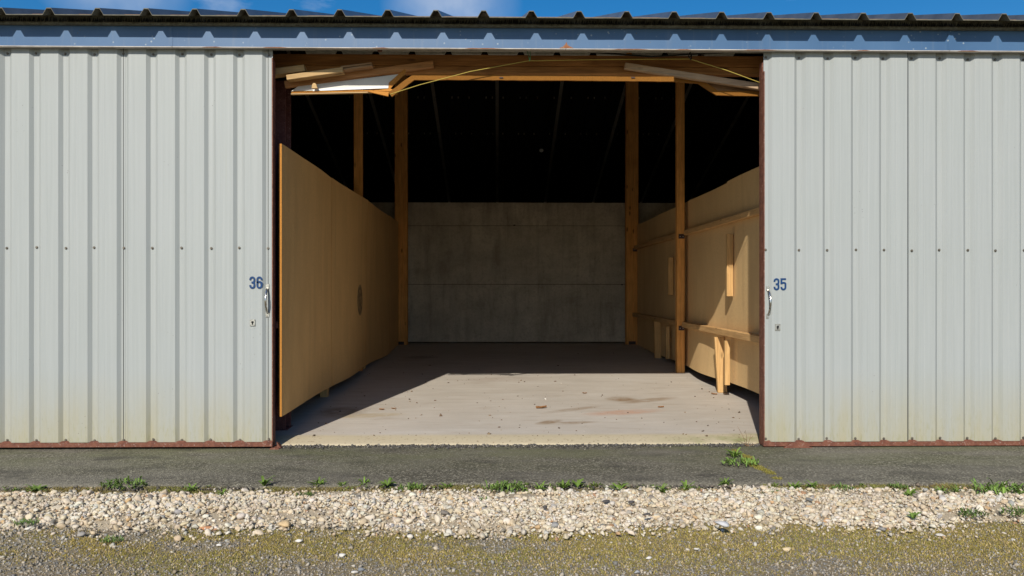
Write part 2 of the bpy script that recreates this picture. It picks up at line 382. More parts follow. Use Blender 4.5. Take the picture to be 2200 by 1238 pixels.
class MB:
    def __init__(s): s.v = []; s.f = []; s.mi = []
    def add(s, vs_, fs_, mi=0):
        k = len(s.v); s.v += [Vector(p) for p in vs_]
        for f in fs_: s.f.append([k + i for i in f]); s.mi.append(mi)
        return s
    def box(s, lo, hi, mi=0, jit=0.0):
        x0, y0, z0 = lo; x1, y1, z1 = hi
        P = [(x0, y0, z0), (x1, y0, z0), (x1, y1, z0), (x0, y1, z0), (x0, y0, z1), (x1, y0, z1), (x1, y1, z1), (x0, y1, z1)]
        if jit: P = [tuple(c + random.uniform(-jit, jit) for c in p) for p in P]
        return s.add(P, [(0, 3, 2, 1), (4, 5, 6, 7), (0, 1, 5, 4), (1, 2, 6, 5), (2, 3, 7, 6), (3, 0, 4, 7)], mi)
    def hexa(s, P, mi=0):      # eight corners, ordered as in box
        return s.add(P, [(0, 3, 2, 1), (4, 5, 6, 7), (0, 1, 5, 4), (1, 2, 6, 5), (2, 3, 7, 6), (3, 0, 4, 7)], mi)
    def prism_y(s, poly, y0, y1, mi=0):    # polygon in (x, z), given counter-clockwise as seen from the front
        n = len(poly)
        P = [(x, y0, z) for x, z in poly] + [(x, y1, z) for x, z in poly]
        F = [tuple(range(n)), tuple(range(2 * n - 1, n - 1, -1))] + [(i, i + n, (i + 1) % n + n, (i + 1) % n) for i in range(n)]
        return s.add(P, F, mi)
    def tube(s, pts, r, n=8, mi=0, rz=None):
        pts = [Vector(p) for p in pts]; k = len(s.v)
        rs = r if isinstance(r, (list, tuple)) else [r] * len(pts)
        for i, p in enumerate(pts):
            d = (pts[min(i + 1, len(pts) - 1)] - pts[max(i - 1, 0)]).normalized()
            a = d.cross(Vector((0, 0, 1)) if abs(d.z) < 0.9 else Vector((1, 0, 0))).normalized(); b = d.cross(a)
            for j in range(n):
                t = 2 * math.pi * j / n; s.v.append(p + (a * math.cos(t) + b * math.sin(t)) * rs[i])
        for i in range(len(pts) - 1):
            for j in range(n):
                s.f.append([k + i * n + j, k + i * n + (j + 1) % n, k + (i + 1) * n + (j + 1) % n, k + (i + 1) * n + j]); s.mi.append(mi)
        s.f.append([k + j for j in range(n)]); s.mi.append(mi)
        e = k + (len(pts) - 1) * n; s.f.append([e + j for j in reversed(range(n))]); s.mi.append(mi)
        return s
    def build(s, name, mats, parent=None, bevel=0.0, smooth=False, label=None, origin=None):
        off = rootloc(parent) if parent is not None else Vector((0, 0, 0))
        if origin is not None: off = Vector(origin)
        me = bpy.data.meshes.new(name)
        me.from_pydata([tuple(p - off) for p in s.v], [], s.f)
        mats = mats if isinstance(mats, (list, tuple)) else [mats]
        for m in mats: me.materials.append(m)
        me.polygons.foreach_set('material_index', s.mi)
        bm = bmesh.new(); bm.from_mesh(me)
        if bevel:
            bmesh.ops.bevel(bm, geom=list(bm.edges), offset=bevel, segments=1, affect='EDGES', clamp_overlap=True)
        bmesh.ops.recalc_face_normals(bm, faces=bm.faces)
        bm.to_mesh(me); bm.free()
        if smooth: me.polygons.foreach_set('use_smooth', [True] * len(me.polygons))
        o = bpy.data.objects.new(name, me); COL.objects.link(o)
        if parent is not None:
            o.parent = parent
            if origin is not None: o.location = off - rootloc(parent)
        elif origin is not None: o.location = off
        if label: o['label'] = label
        return o

def tri_mesh(name, V, T, mat, tint=None, smooth=False):
    V = np.asarray(V, np.float32); T = np.asarray(T, np.int32)
    me = bpy.data.meshes.new(name)
    me.vertices.add(len(V)); me.vertices.foreach_set('co', V.ravel())
    me.loops.add(T.size); me.loops.foreach_set('vertex_index', T.ravel())
    me.polygons.add(len(T)); me.polygons.foreach_set('loop_start', np.arange(0, T.size, 3, dtype=np.int32))
    me.polygons.foreach_set('loop_total', np.full(len(T), 3, np.int32))
    me.materials.append(mat)
    if smooth: me.polygons.foreach_set('use_smooth', np.ones(len(T), bool))
    me.update(calc_edges=True)
    if tint is not None:
        a = me.attributes.new('tint', 'FLOAT_COLOR', 'POINT')
        c = np.ones((len(V), 4), np.float32); c[:, :3] = tint
        a.data.foreach_set('color', c.ravel())
    return me

def vnoise(x, y, seed=0):
    x = np.asarray(x, float); y = np.asarray(y, float)
    def h(i, j):
        n = np.sin(i * 127.1 + j * 311.7 + seed * 74.7) * 43758.5453
        return n - np.floor(n)
    i = np.floor(x); j = np.floor(y); fx = x - i; fy = y - j
    fx = fx * fx * (3 - 2 * fx); fy = fy * fy * (3 - 2 * fy)
    return (h(i, j) * (1 - fx) + h(i + 1, j) * fx) * (1 - fy) + (h(i, j + 1) * (1 - fx) + h(i + 1, j + 1) * fx) * fy
def fbm(x, y, seed=0, o=4):
    s = 0; a = 0.5; t = 0
    for k in range(o):
        s = s + a * vnoise(np.asarray(x) * 2 ** k, np.asarray(y) * 2 ** k, seed + k); t += a; a *= 0.5
    return s / t

# ================================================================== THE SETTING
XL, XR = -9.30, 9.70                      # ends of the shed
# ground: one sheet, fine near the camera
def ground():
    gx = np.concatenate([[-900, -200, -40, -12], np.arange(-6, 6.01, 0.06), [12, 40, 200, 900]])
    gy = np.concatenate([[-900, -200, -40, -12, -7], np.arange(-4.0, 0.6, 0.05), [12, 60, 300, 1200]])
    X, Y = np.meshgrid(gx, gy)
    Z = -0.082 + 0.02 * (fbm(X * 1.3, Y * 1.6, 3) - 0.5) * (np.abs(X) < 7) * (Y > -6) * (Y < -0.9)
    Z = Z - 0.02 * (Y > -0.9)
    nx, ny = len(gx), len(gy)
    idx = np.arange(nx * ny).reshape(ny, nx)
    a, b, c, d = idx[:-1, :-1].ravel(), idx[:-1, 1:].ravel(), idx[1:, 1:].ravel(), idx[1:, :-1].ravel()
    T = np.concatenate([np.stack([a, b, c], 1), np.stack([a, c, d], 1)])
    me = tri_mesh('ground', np.stack([X.ravel(), Y.ravel(), Z.ravel()], 1), T, M['soil'], smooth=True)
    return tag(link('ground', me), kind='structure')
ground()

# asphalt apron with an irregular, broken outer edge
def edge_y(x): return -0.955 + 0.05 * (fbm(x * 1.1 + 9, x * 0 + 1, 5) - 0.5) * 2 + 0.02 * (fbm(x * 9, x * 0, 8) - 0.5) * 2
def asphalt():
    xs = np.arange(-7.0, 7.01, 0.03); n = len(xs)
    rows = np.linspace(0, 1, 26); V = []
    ey = edge_y(xs)
    back = np.full(n, 0.20)
    for r in rows:
        y = ey + (back - ey) * r
        z = -0.034 - 0.022 * np.clip(-y, 0, 2) + 0.012 * (fbm(xs * 2, y * 3, 12) - 0.5) * np.clip(-y * 3, 0, 1)
        if r == 0: z = z - 0.006
        V.append(np.stack([xs, y, z], 1))
    skirt = V[0].copy(); skirt[:, 1] -= 0.015; skirt[:, 2] = -0.11
    V = [skirt] + V; m = len(V); V = np.concatenate(V)
    idx = np.arange(n * m).reshape(m, n)
    a, b, c, d = idx[:-1, :-1].ravel(), idx[:-1, 1:].ravel(), idx[1:, 1:].ravel(), idx[1:, :-1].ravel()
    T = np.concatenate([np.stack([a, b, c], 1), np.stack([a, c, d], 1)])
    return tag(link('asphalt_apron', tri_mesh('asphalt_apron', V, T, M['asphalt'], smooth=True)), kind='structure')
asphalt()
def zasph(y): return -0.034 - 0.022 * max(-y, 0)

# concrete floor: slopes gently up into the shed, rounded lip at the front
def floor():
    xs = np.arange(XL - 0.1, XR + 0.11, 0.05); n = len(xs)
    prof = [(0.11, -0.09), (0.125, -0.030), (0.16, -0.022), (0.24, -0.010), (0.30, -0.003), (0.34, 0.0)] + [(y, zfloor(y)) for y in np.linspace(0.5, 15.5, 40)]
    V = []
    for i, (y, z) in enumerate(prof):
        yy = np.full(n, y); zz = np.full(n, z)
        if i < 5:
            yy = yy + 0.02 * (fbm(xs * 3, xs * 0 + 2, 31) - 0.5) + 0.012 * (fbm(xs * 14, xs * 0 + i, 33) - 0.5)
            zz = zz + (0.006 * (fbm(xs * 8, xs * 0 + i, 35) - 0.5) if i else 0)
        V.append(np.stack([xs, yy, zz], 1))
    m = len(V); V = np.concatenate(V)
    idx = np.arange(n * m).reshape(m, n)
    a, b, c, d = idx[:-1, :-1].ravel(), idx[:-1, 1:].ravel(), idx[1:, 1:].ravel(), idx[1:, :-1].ravel()
    T = np.concatenate([np.stack([a, b, c], 1), np.stack([a, c, d], 1)])
    return tag(link('concrete_floor', tri_mesh('concrete_floor', V, T, M['floor'], smooth=True)), kind='structure')
floor()

# ================================================================== THE SHED
shed = thing('storage_shed', (0.15, 5.0, 0.0), 'long metal-clad storage shed with ribbed roof and blue-grey eaves fascia', 'shed')

# ---- roof: one metre wide ribbed sheets on both slopes
EY, EZ, RY = -0.20, 3.014, 7.75
SL = 0.318; RZ = EZ + (RY - EY) * SL
def sheet_mesh(y0, z0, y1, z1, name, under, sx=1.0):
    prof = []
    for k in range(3):
        c = 0.1667 + k / 3
        prof += [(c - 0.042, 0.0), (c - 0.015, 0.045), (c + 0.015, 0.045), (c + 0.042, 0.0)]
    prof = [(0.0, 0.0)] + prof + [(1.0, 0.0)]
    # shallow stiffeners in the pans
    n = len(prof); v = []; th = 0.006
    for (y, z) in ((y0, z0), (y1, z1)):
        for x, h in prof: v.append((x * sx, y, z + h))
        for x, h in prof: v.append((x * sx, y, z + h - th))
    f = []; mi = []
    for i in range(n - 1):
        f.append((i, i + 1, 2 * n + i + 1, 2 * n + i)); mi.append(0)
        f.append((n + i, 3 * n + i, 3 * n + i + 1, n + i + 1)); mi.append(1)
        f.append((i, n + i, n + i + 1, i + 1)); mi.append(2)
    me = bpy.data.meshes.new(name); me.from_pydata(v, [], f)
    for m in (M['roof'], under, M['rib_end']): me.materials.append(m)
    me.polygons.foreach_set('material_index', mi)
    return me
front_me = sheet_mesh(EY, EZ, RY, RZ, 'roof_sheet', M['rib_end'])
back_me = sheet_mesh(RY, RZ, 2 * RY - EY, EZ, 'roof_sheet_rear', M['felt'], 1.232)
strip_me = bpy.data.meshes.new('lap_strip')
sy0, sy1 = RY + 0.02, 2 * RY - EY - 0.2
def szz(y): return RZ - (y - RY) * SL - 0.012
strip_me.from_pydata([(x, y, szz(y) - dz) for dz in (0, 0.004) for y in (sy0, sy1) for x in (-0.033, 0.033)], [],
                     [(0, 1, 3, 2), (4, 6, 7, 5), (0, 4, 5, 1), (2, 3, 7, 6), (0, 2, 6, 4), (1, 5, 7, 3)])
strip_me.materials.append(M['strip'])
for k in range(-9, 11):
    x = -0.101 - 0.1667 + k
    link('roof_sheet', front_me, shed, (x, 0, 0.0008 * (k % 2)))
    if abs(k) > 8: continue
    b = link('roof_sheet', back_me, shed, (k * 1.232 - 0.02, 0, 0.0008 * (k % 2)))
    s = link('lap_strip', strip_me, b, (k * 1.232 - 0.02, 0, 0))
# ridge cap
rc = MB()
for sgn in (-1, 1):
    rc.hexa([(-9.5, RY, RZ + 0.048), (9.8, RY, RZ + 0.048), (9.8, RY + sgn * 0.17, RZ + 0.048 - 0.17 * SL), (-9.5, RY + sgn * 0.17, RZ + 0.048 - 0.17 * SL),
             (-9.5, RY, RZ + 0.056), (9.8, RY, RZ + 0.056), (9.8, RY + sgn * 0.17, RZ + 0.056 - 0.17 * SL), (-9.5, RY + sgn * 0.17, RZ + 0.056 - 0.17 * SL)])
rc.build('ridge_cap', M['fascia_lip'], shed)
p = at(1107, 31, RY - 0.16)
MB().box((p.x - 0.04, p.y - 0.03, RZ + 0.0), (p.x + 0.04, p.y + 0.03, RZ + 0.115)).build('ridge_vent', M['galv'], shed, 0.006)
p = at(55, 22, RY - 0.16)
MB().box((p.x - 0.02, p.y - 0.02, RZ), (p.x + 0.02, p.y + 0.02, RZ + 0.11)).build('ridge_vent', M['roof'], shed, 0.004)

# ---- eaves: filler under the sheets with a ragged black brush, then the fascia
fz0 = 3.004
MB().box((XL, -0.085, fz0 - 0.02), (XR, -0.055, EZ + 0.040)).build('eaves_filler', M['filler'], shed)
V = []; T = []
k = 0
for x in np.arange(XL, XR, 0.011):
    hh = 0.016 + 0.022 * float(fbm(x * 3, 0.3, 61)) * (0.5 + random.random()); lean = random.uniform(-0.002, 0.014)
    wd = random.uniform(0.004, 0.008); y = -0.092 - random.uniform(0, 0.012)
    V += [(x - wd, y, fz0 - 0.005), (x + wd, y, fz0 - 0.005), (x + lean, y - 0.006, fz0 + hh), (x, y + 0.007, fz0 - 0.005)]
    T += [(k, k + 1, k + 2), (k + 1, k + 3, k + 2), (k + 3, k, k + 2)]; k += 4
br = link('eaves_brush', tri_mesh('eaves_brush', np.array(V) - np.array(shed.location), T, M['black']), shed)
br['kind'] = 'stuff'

fb = 2.842
joints = [XL, at(370, 70, -0.05).x, at(1216, 70, -0.05).x, at(2040, 70, -0.05).x, XR]
for a, b in zip(joints[:-1], joints[1:]):
    g = 0.0015
    m = MB()
    n = 10
    f = m.box((a + g, -0.050, fb), (b - g, -0.046, fz0)).build('fascia_section', M['fascia'], shed)
    MB().box((a + g, -0.052, fb - 0.006), (b - g, -0.012, fb - 0.001)).build('bottom_lip', M['fascia_lip'], f)
    # rust creeping along the lower lip
    for q in range(4):
        x0 = a + 0.05 + (b - a - 0.5) * (q + random.random() * 0.6) / 4; ln = random.uniform(0.08, 0.30)
        MB().hexa([(x0, -0.0535, fb - 0.0065), (x0 + ln, -0.0535, fb - 0.0065), (x0 + ln, -0.051, fb - 0.0065), (x0, -0.051, fb - 0.0065), (x0 + 0.03, -0.0535, fb - 0.0025), (x0 + ln * 0.7, -0.0535, fb - 0.0015), (x0 + ln * 0.7, -0.051, fb - 0.0015), (x0 + 0.03, -0.051, fb - 0.0025)]).build('rust_line', M['fascia_rust'], f)
for xj in joints[1:-1]:
    MB().box((xj - 0.012, -0.0525, fb + 0.001), (xj + 0.004, -0.0505, fz0 - 0.002)).build('joint_cover', M['fascia'], shed)
xj = joints[2]
rs = [(xj - 0.05, fb + 0.001), (xj + 0.055, fb + 0.001), (xj + 0.03, fb + 0.012), (xj + 0.012, fb + 0.022), (xj + 0.003, fb + 0.045), (xj - 0.006, fb + 0.028), (xj - 0.022, fb + 0.012)]
MB().prism_y(rs, -0.0545, -0.0528).build('rust_patch', M['fascia_rust'], shed)
MB().box((XL, 0.12, 2.93), (XR, 0.16, 3.125)).build('eaves_board', M['beam'], shed)

# ---- closing walls; the unseen end walls are added to keep daylight out
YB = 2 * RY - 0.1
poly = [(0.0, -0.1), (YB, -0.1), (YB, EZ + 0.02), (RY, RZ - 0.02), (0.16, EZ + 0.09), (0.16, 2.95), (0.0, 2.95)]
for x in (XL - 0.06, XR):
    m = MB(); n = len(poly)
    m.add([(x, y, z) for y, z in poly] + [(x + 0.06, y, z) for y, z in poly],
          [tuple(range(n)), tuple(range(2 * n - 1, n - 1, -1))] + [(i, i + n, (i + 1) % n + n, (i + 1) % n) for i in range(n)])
    m.build('unseen_end_wall', M['endwall'], shed)
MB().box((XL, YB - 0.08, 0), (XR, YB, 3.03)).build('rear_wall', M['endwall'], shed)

# ---- beam over the opening: two stacked planks
b0 = at(1100, 158.5, 0.30).z; b1 = at(1100, 118, 0.30).z; bm_ = at(1100, 142.5, 0.30).z
MB().box((XL, 0.30, bm_ + 0.001), (XR, 0.37, b1)).build('beam_plank', M['beam'], shed, 0.004)
MB().box((XL, 0.297, b0), (XR, 0.37, bm_ - 0.001)).build('beam_plank', M['beam'], shed, 0.004)

# ---- track for the sliding doors and the sheet ends above the beam
t0 = at(1100, 111.5, 0.13).z; t1 = at(1100, 108.5, 0.13).z
tr = MB().box((-5.7, 0.115, t0), (6.0, 0.135, t1)).build('door_track', M['galv'], shed)
MB().box((-5.7, 0.128, t1 + 0.003), (6.0, 0.15, t1 + 0.035)).build('track_web', M['post_red'], tr)
for u in (670, 908, 1145, 1387, 1610):
    q = at(u, 110, 0.11); MB().box((q.x - 0.028, 0.095, t0 - 0.006), (q.x + 0.028, 0.113, t1 + 0.006)).build('track_clip', M['galv'], tr, 0.002)
q = at(816, 104, 0.1); MB().box((q.x - 0.016, 0.09, t0 - 0.012), (q.x + 0.016, 0.112, t1 + 0.008)).build('track_stop', M['rust'], tr, 0.003)
zc0, zc1 = at(1100, 117.2, 0.22).z, at(1100, 109, 0.22).z
for i in range(-6, 9):
    x0 = at(893, 113, 0.22).x + i * 0.272
    if -1.6 < x0 < 1.9:
        MB().hexa([(x0, 0.22, zc0), (x0 + 0.215, 0.22, zc0), (x0 + 0.215, 0.24, zc0), (x0, 0.24, zc0), (x0 - 0.012, 0.22, zc1), (x0 + 0.23, 0.22, zc1), (x0 + 0.23, 0.24, zc1), (x0 - 0.012, 0.24, zc1)]).build('sheet_end', M['galv'], shed)

# ---- posts
def post(x0, x1, y0, y1, z1, mat, label, base=True, bev=0.006):
    z0 = zfloor((y0 + y1) / 2)
    o = MB().box((x0, y0, z0 - 0.01), (x1, y1, z1)).build('post', mat, shed, bev, label=label)
    if base: MB().box((x0 + 0.04, y0 - 0.012, z0 + 0.002), (x1 - 0.05, y0 - 0.001, z0 + 0.055)).build('base_plate', M['bracket'], o, 0.002)
    return o
def roof_z(y): return EZ + (y - EY) * SL if y < RY else RZ - (y - RY) * SL
def roof_in(y): return roof_z(y) - 0.02
post(-1.72, -1.512, 7.52, 7.66, roof_in(7.5), M['wood_z'], 'wide rear post at the end of the smooth chipboard wall')
pr = post(2.142, 2.347, 7.52, 7.66, roof_in(7.5), M['wood_z'], 'wide rear post at the end of the railed chipboard wall')
post(-1.79, -1.69, 4.15, 4.25, roof_in(4.2), M['wood_z'], 'slim post rising behind the smooth chipboard wall', False)
ps = post(2.185, 2.278, 3.93, 4.03, roof_in(4.0), M['wood_z'], 'slim post standing in front of the railed chipboard wall', False)
for u, v, x, y in ((1464, 508, 2.2315, 3.93), (1464, 705, 2.2315, 3.93)):
    q = at(u, v, y)
    b = MB().box((q.x - 0.036, y - 0.008, q.z - 0.028), (q.x + 0.036, y - 0.001, q.z + 0.028)).build('bracket', M['bracket'], ps, 0.002)
    for dx in (-0.018, 0.018): MB().tube([(q.x + dx, y - 0.014, q.z - 0.003), (q.x + dx, y - 0.006, q.z - 0.003)], 0.006, 8).build('bolt', M['plate'], b)
q = at(1364, 537, 7.52)
b = MB().box((q.x - 0.036, 7.511, q.z - 0.028), (q.x + 0.036, 7.519, q.z + 0.028)).build('bracket', M['bracket'], pr, 0.002)
for dx in (-0.016, 0.016): MB().tube([(q.x + dx, 7.505, q.z), (q.x + dx, 7.515, q.z)], 0.006, 8).build('bolt', M['plate'], b)

# steel column just inside the opening: an I section
cx, cy = -1.745, 0.64
col = MB()
col.box((cx - 0.07, cy - 0.085, -0.01), (cx + 0.07, cy - 0.075, 2.76))
col.box((cx - 0.005, cy - 0.075, -0.01), (cx + 0.005, cy + 0.075, 2.76))
col.box((cx - 0.07, cy + 0.075, -0.01), (cx + 0.07, cy + 0.085, 2.76))
sc_ = col.build('steel_column', M['post_red'], shed, label='dark red steel column behind the edge of the smooth chipboard wall')
MB().box((cx - 0.085, cy - 0.10, 0.0), (cx + 0.085, cy + 0.10, 0.012)).build('foot_plate', M['post_red'], sc_, 0.003)
cx2 = 2.42
col = MB()
col.box((cx2 - 0.07, cy - 0.085, -0.01), (cx2 + 0.07, cy - 0.075, 2.76)); col.box((cx2 - 0.005, cy - 0.075, -0.01), (cx2 + 0.005, cy + 0.075, 2.76)); col.box((cx2 - 0.07, cy + 0.075, -0.01), (cx2 + 0.07, cy + 0.085, 2.76))
col.build('steel_column', M['post_red'], shed)

# bolts poking through the roof
m = MB()
for yy in (9.83, 11.21):
    for i in range(-9, 11):
        for dx in (0.0, 0.12) if i % 2 else (0.0,):
            x = i * 0.333 + dx + 0.1; z = roof_z(yy) - 0.012
            m.tube([(x, yy, z), (x, yy, z - 0.04)], 0.012, 5)
o = m.build('screw_tips', M['strip'], shed); o['kind'] = 'stuff'

# ================================================================== REAR WALL OF THE BAY
bw = thing('concrete_back_wall', (0.3, 7.8, zfloor(7.8)), 'grey concrete panel wall closing the rear of the bay', 'wall')
rows = [(0.205, at(1100, 611, 7.8).z), (at(1100, 611, 7.8).z, at(1100, 485, 7.8).z), (at(1100, 485, 7.8).z, at(1100, 435, 7.8).z)]
for i, (z0, z1) in enumerate(rows):
    xs = [XL + 0.02, -3.42 + 0.4 * i, -0.92 + (1.05 if i == 1 else 0.15 * i), 1.35 - 0.5 * (i == 2), 3.6, XR - 0.02]
    for j in range(5):
        dy = random.uniform(-0.004, 0.004)
        MB().box((xs[j] + 0.0006, 7.8 + dy * 0.3, z0 + 0.003), (xs[j + 1] - 0.0006, 7.88 + dy, z1 - 0.004)).build('concrete_panel', M['concrete'], bw, 0.003)
MB().box((XL + 0.03, 7.84, 0.21), (XR - 0.03, 7.87, rows[2][1] - 0.01)).build('joint_backing', M['black'], bw)
for u, v in ((1105, 484), (1336, 612)):
    q = at(u, v, 7.79); MB().box((q.x - 0.016, 7.775, q.z - 0.008), (q.x + 0.016, 7.797, q.z + 0.008)).build('wall_clip', M['black'], bw)

# ================================================================== CHIPBOARD PARTITIONS
def warped_sheet(name, parent, xf, y0, y1, zb, zt, warp, mats, thick=0.019, side=1, ny=34, nz=26):
    # sheet standing in a y-z plane at xf; warp(y, z) pushes it along x; side = +1 when the thickness goes towards -x
    V = []; off = rootloc(parent)
    for s in (0, 1):
        for j in range(nz + 1):
            for i in range(ny + 1):
                y = y0 + (y1 - y0) * i / ny
                z0 = zb(y); z1 = zt(y); z = z0 + (z1 - z0) * j / nz
                V.append((xf + warp(y, z) - side * s * thick - off.x, y - off.y, z - off.z))
    n = (ny + 1) * (nz + 1); F = []; mi = []
    g = lambda i, j, s: s * n + j * (ny + 1) + i
    for j in range(nz):
        for i in range(ny):
            F.append((g(i, j, 0), g(i + 1, j, 0), g(i + 1, j + 1, 0), g(i, j + 1, 0))); mi.append(0)
            F.append((g(i, j, 1), g(i, j + 1, 1), g(i + 1, j + 1, 1), g(i + 1, j, 1))); mi.append(0)
    for i in range(ny):
        F.append((g(i, 0, 0), g(i, 0, 1), g(i + 1, 0, 1), g(i + 1, 0, 0))); mi.append(1)
        F.append((g(i, nz, 0), g(i + 1, nz, 0), g(i + 1, nz, 1), g(i, nz, 1))); mi.append(1)
    for j in range(nz):
        F.append((g(0, j, 0), g(0, j + 1, 0), g(0, j + 1, 1), g(0, j, 1))); mi.append(1)
        F.append((g(ny, j, 0), g(ny, j, 1), g(ny, j + 1, 1), g(ny, j + 1, 0))); mi.append(1)
    me = bpy.data.meshes.new(name); me.from_pydata(V, [], F)
    for m in mats: me.materials.append(m)
    me.polygons.foreach_set('material_index', mi)
    me.polygons.foreach_set('use_smooth', [k == 0 for k in mi])
    bm = bmesh.new(); bm.from_mesh(me); bmesh.ops.recalc_face_normals(bm, faces=bm.faces)
    for e in bm.edges:
        if len(e.link_faces) == 2 and e.link_faces[0].material_index != e.link_faces[1].material_index: e.smooth = False
    bm.to_mesh(me); bm.free()
    return link(name, me, parent)

G = lambda t, c, w_: math.exp(-((t - c) / w_) ** 2)
# ---- smooth wall on the left
lp = thing('chipboard_partition', (-1.66, 4.0, zfloor(4.0)), 'smooth tan chipboard side wall with a dark round mark', 'partition')
def warp_l(y, z):
    lowk = max(0.0, 1 - (z - 0.15) / 0.9) ** 1.5; topk = max(0.0, (z - 1.3) / 0.9) ** 1.5
    return lowk * (0.03 * G(y, 3.0, 0.7) - 0.01 * G(y, 4.6, 0.5) + 0.03 * G(y, 5.7, 0.6)) + topk * (0.03 * G(y, 4.4, 0.8) + 0.02 * G(y, 1.6, 0.6)) + 0.006 * math.sin(y * 2.3) + 0.072 * math.exp(-(y - 0.1) / 0.5)
seams = [0.10, 2.2, 4.26, 6.32, 7.50]
for i in range(4):
    jog = (0.0, 0.004, -0.004, 0.003)[i]
    s_ = warped_sheet('chipboard_sheet', lp, -1.655 + 0.002 * i, seams[i] + 0.0015, seams[i + 1] - 0.0015,
                 lambda y: 0.150 + jog + 0.005 * math.sin(y * 1.7) + 0.034 * math.exp(-(y - 0.1) / 0.35), lambda y: 2.217 + jog - 0.037 * math.exp(-(y - 0.1) / 0.35), warp_l, (M['chip_l'], M['chip_edge']))
for y in (2.2, 4.42):
    MB().box((-1.762, y - 0.045, zfloor(y) - 0.003), (-1.690, y + 0.045, 2.0)).build('stud', M['wood_new'], lp, 0.004)
for z in (0.72, 1.78):
    MB().box((-1.755, 0.75, z), (-1.695, 7.5, z + 0.09)).build('rail', M['wood_y'], lp, 0.004)
q = atx(599, 700, -1.69)
q = at(599, 700, 0.13); MB().box((q.x - 0.05, 0.12, q.z - 0.02), (q.x - 0.002, 0.15, q.z + 0.03)).build('latch_block', M['rust'], lp, 0.003)

# ---- railed wall on the right
rp = thing('chipboard_partition', (2.33, 4.0, zfloor(4.0)), 'chipboard side wall crossed by two pine rails, half in sunlight', 'partition')
def warp_r(y, z):
    lowk = max(0.0, 1 - (z - 0.15) / 0.75) ** 1.3; topk = max(0.0, (z - 1.7) / 0.5) ** 1.3
    return -(lowk * (0.060 * G(y, 3.1, 0.7) + 0.03 * G(y, 6.0, 0.7) - 0.02 * G(y, 1.6, 0.5)) + topk * (0.018 * G(y, 1.9, 0.6) - 0.012 * G(y, 3.2, 0.5))) + 0.006 * math.sin(y * 2.9 + 1)
sr = [0.62, 2.28, 3.985, 5.75, 7.50]
for i in range(4):
    jog = (0.012, 0.0, -0.006, -0.012)[i]
    warped_sheet('chipboard_sheet', rp, 2.325 + 0.0015 * (i % 2), sr[i] + 0.0015, sr[i + 1] - 0.0015,
                 lambda y: 0.172 + jog * 0.5, lambda y: 2.190 + jog, warp_r, (M['chip_r'], M['chip_edge']), side=-1)
zu = at(1462, 501, 3.95).z; zl = at(1462, 697, 3.95).z
for (y0, y1) in ((0.64, 3.92), (4.04, 7.5)):
    MB().box((2.262, y0, zu - 0.028), (2.322, y1, zu + 0.030)).build('rail', M['wood_y'], rp, 0.004)
    MB().box((2.238, y0, zl - 0.032), (2.308, y1, zl + 0.032)).build('rail', M['wood_y'], rp, 0.004)
def leaning(u0, u1, v_top, v_bot, y, x0, th, mat, name='strut', tilt=0.0, floorfoot=False):
    a = at((u0 + u1) / 2, v_top, y); wdt = abs(at(u1, 600, y).x - at(u0, 600, y).x)
    zb = zfloor(y) if floorfoot else at(u0, v_bot, y).z
    m = MB().hexa([(a.x - wdt / 2 + tilt, y - th, zb), (a.x + wdt / 2 + tilt, y - th, zb), (a.x + wdt / 2 + tilt, y, zb), (a.x - wdt / 2 + tilt, y, zb),
                   (a.x - wdt / 2, y - th, a.z), (a.x + wdt / 2, y - th, a.z), (a.x + wdt / 2, y, a.z), (a.x - wdt / 2, y, a.z)])
    return m.build(name, mat, rp, 0.003)
def wallblock(y, w_, z0, z1, x1, depth, mat, name='block'):
    return MB().box((x1 - depth, y - w_ / 2, z0), (x1, y + w_ / 2, z1)).build(name, mat, rp, 0.003)
# sunlit leg under the lower rail, standing on the floor
leaning(1533, 1553, 724, 847, 2.42, 0, 0.045, M['wood_new'], 'strut', 0.035, True)
leaning(1404, 1418, 690, 767, 5.55, 0, 0.045, M['wood_new'], 'strut', 0.012, True)
def spare(u0, u1, v0, v1, x):
    a = atx(u0, (v0 + v1) / 2, x); b = atx(u1, (v0 + v1) / 2, x)
    ym = (a.y + b.y) / 2
    z0 = CAM.z - (v1 - 619) / FPX * (a.y - CAM.y); z1 = CAM.z - (v0 - 619) / FPX * (a.y - CAM.y)
    return a, z0, z1
for (u0, v0, v1, wx) in ((1562, 502, 637, 0.062), (1562, 733, 829, 0.062), (1436, 553, 634, 0.07), (1434, 702, 772, 0.062)):
    a = atx(u0, v0, 2.318 - wx); d = (a.y - CAM.y)
    z1 = CAM.z - (v0 - 619) / FPX * d; z0 = CAM.z - (v1 - 619) / FPX * d
    MB().box((2.318 - wx - (0.02 if v0 > 650 else 0), a.y, z0), (2.316 - (0.03 if v0 > 650 else 0), a.y + 0.045, z1)).build('upright_block', M['wood_new'], rp, 0.003)

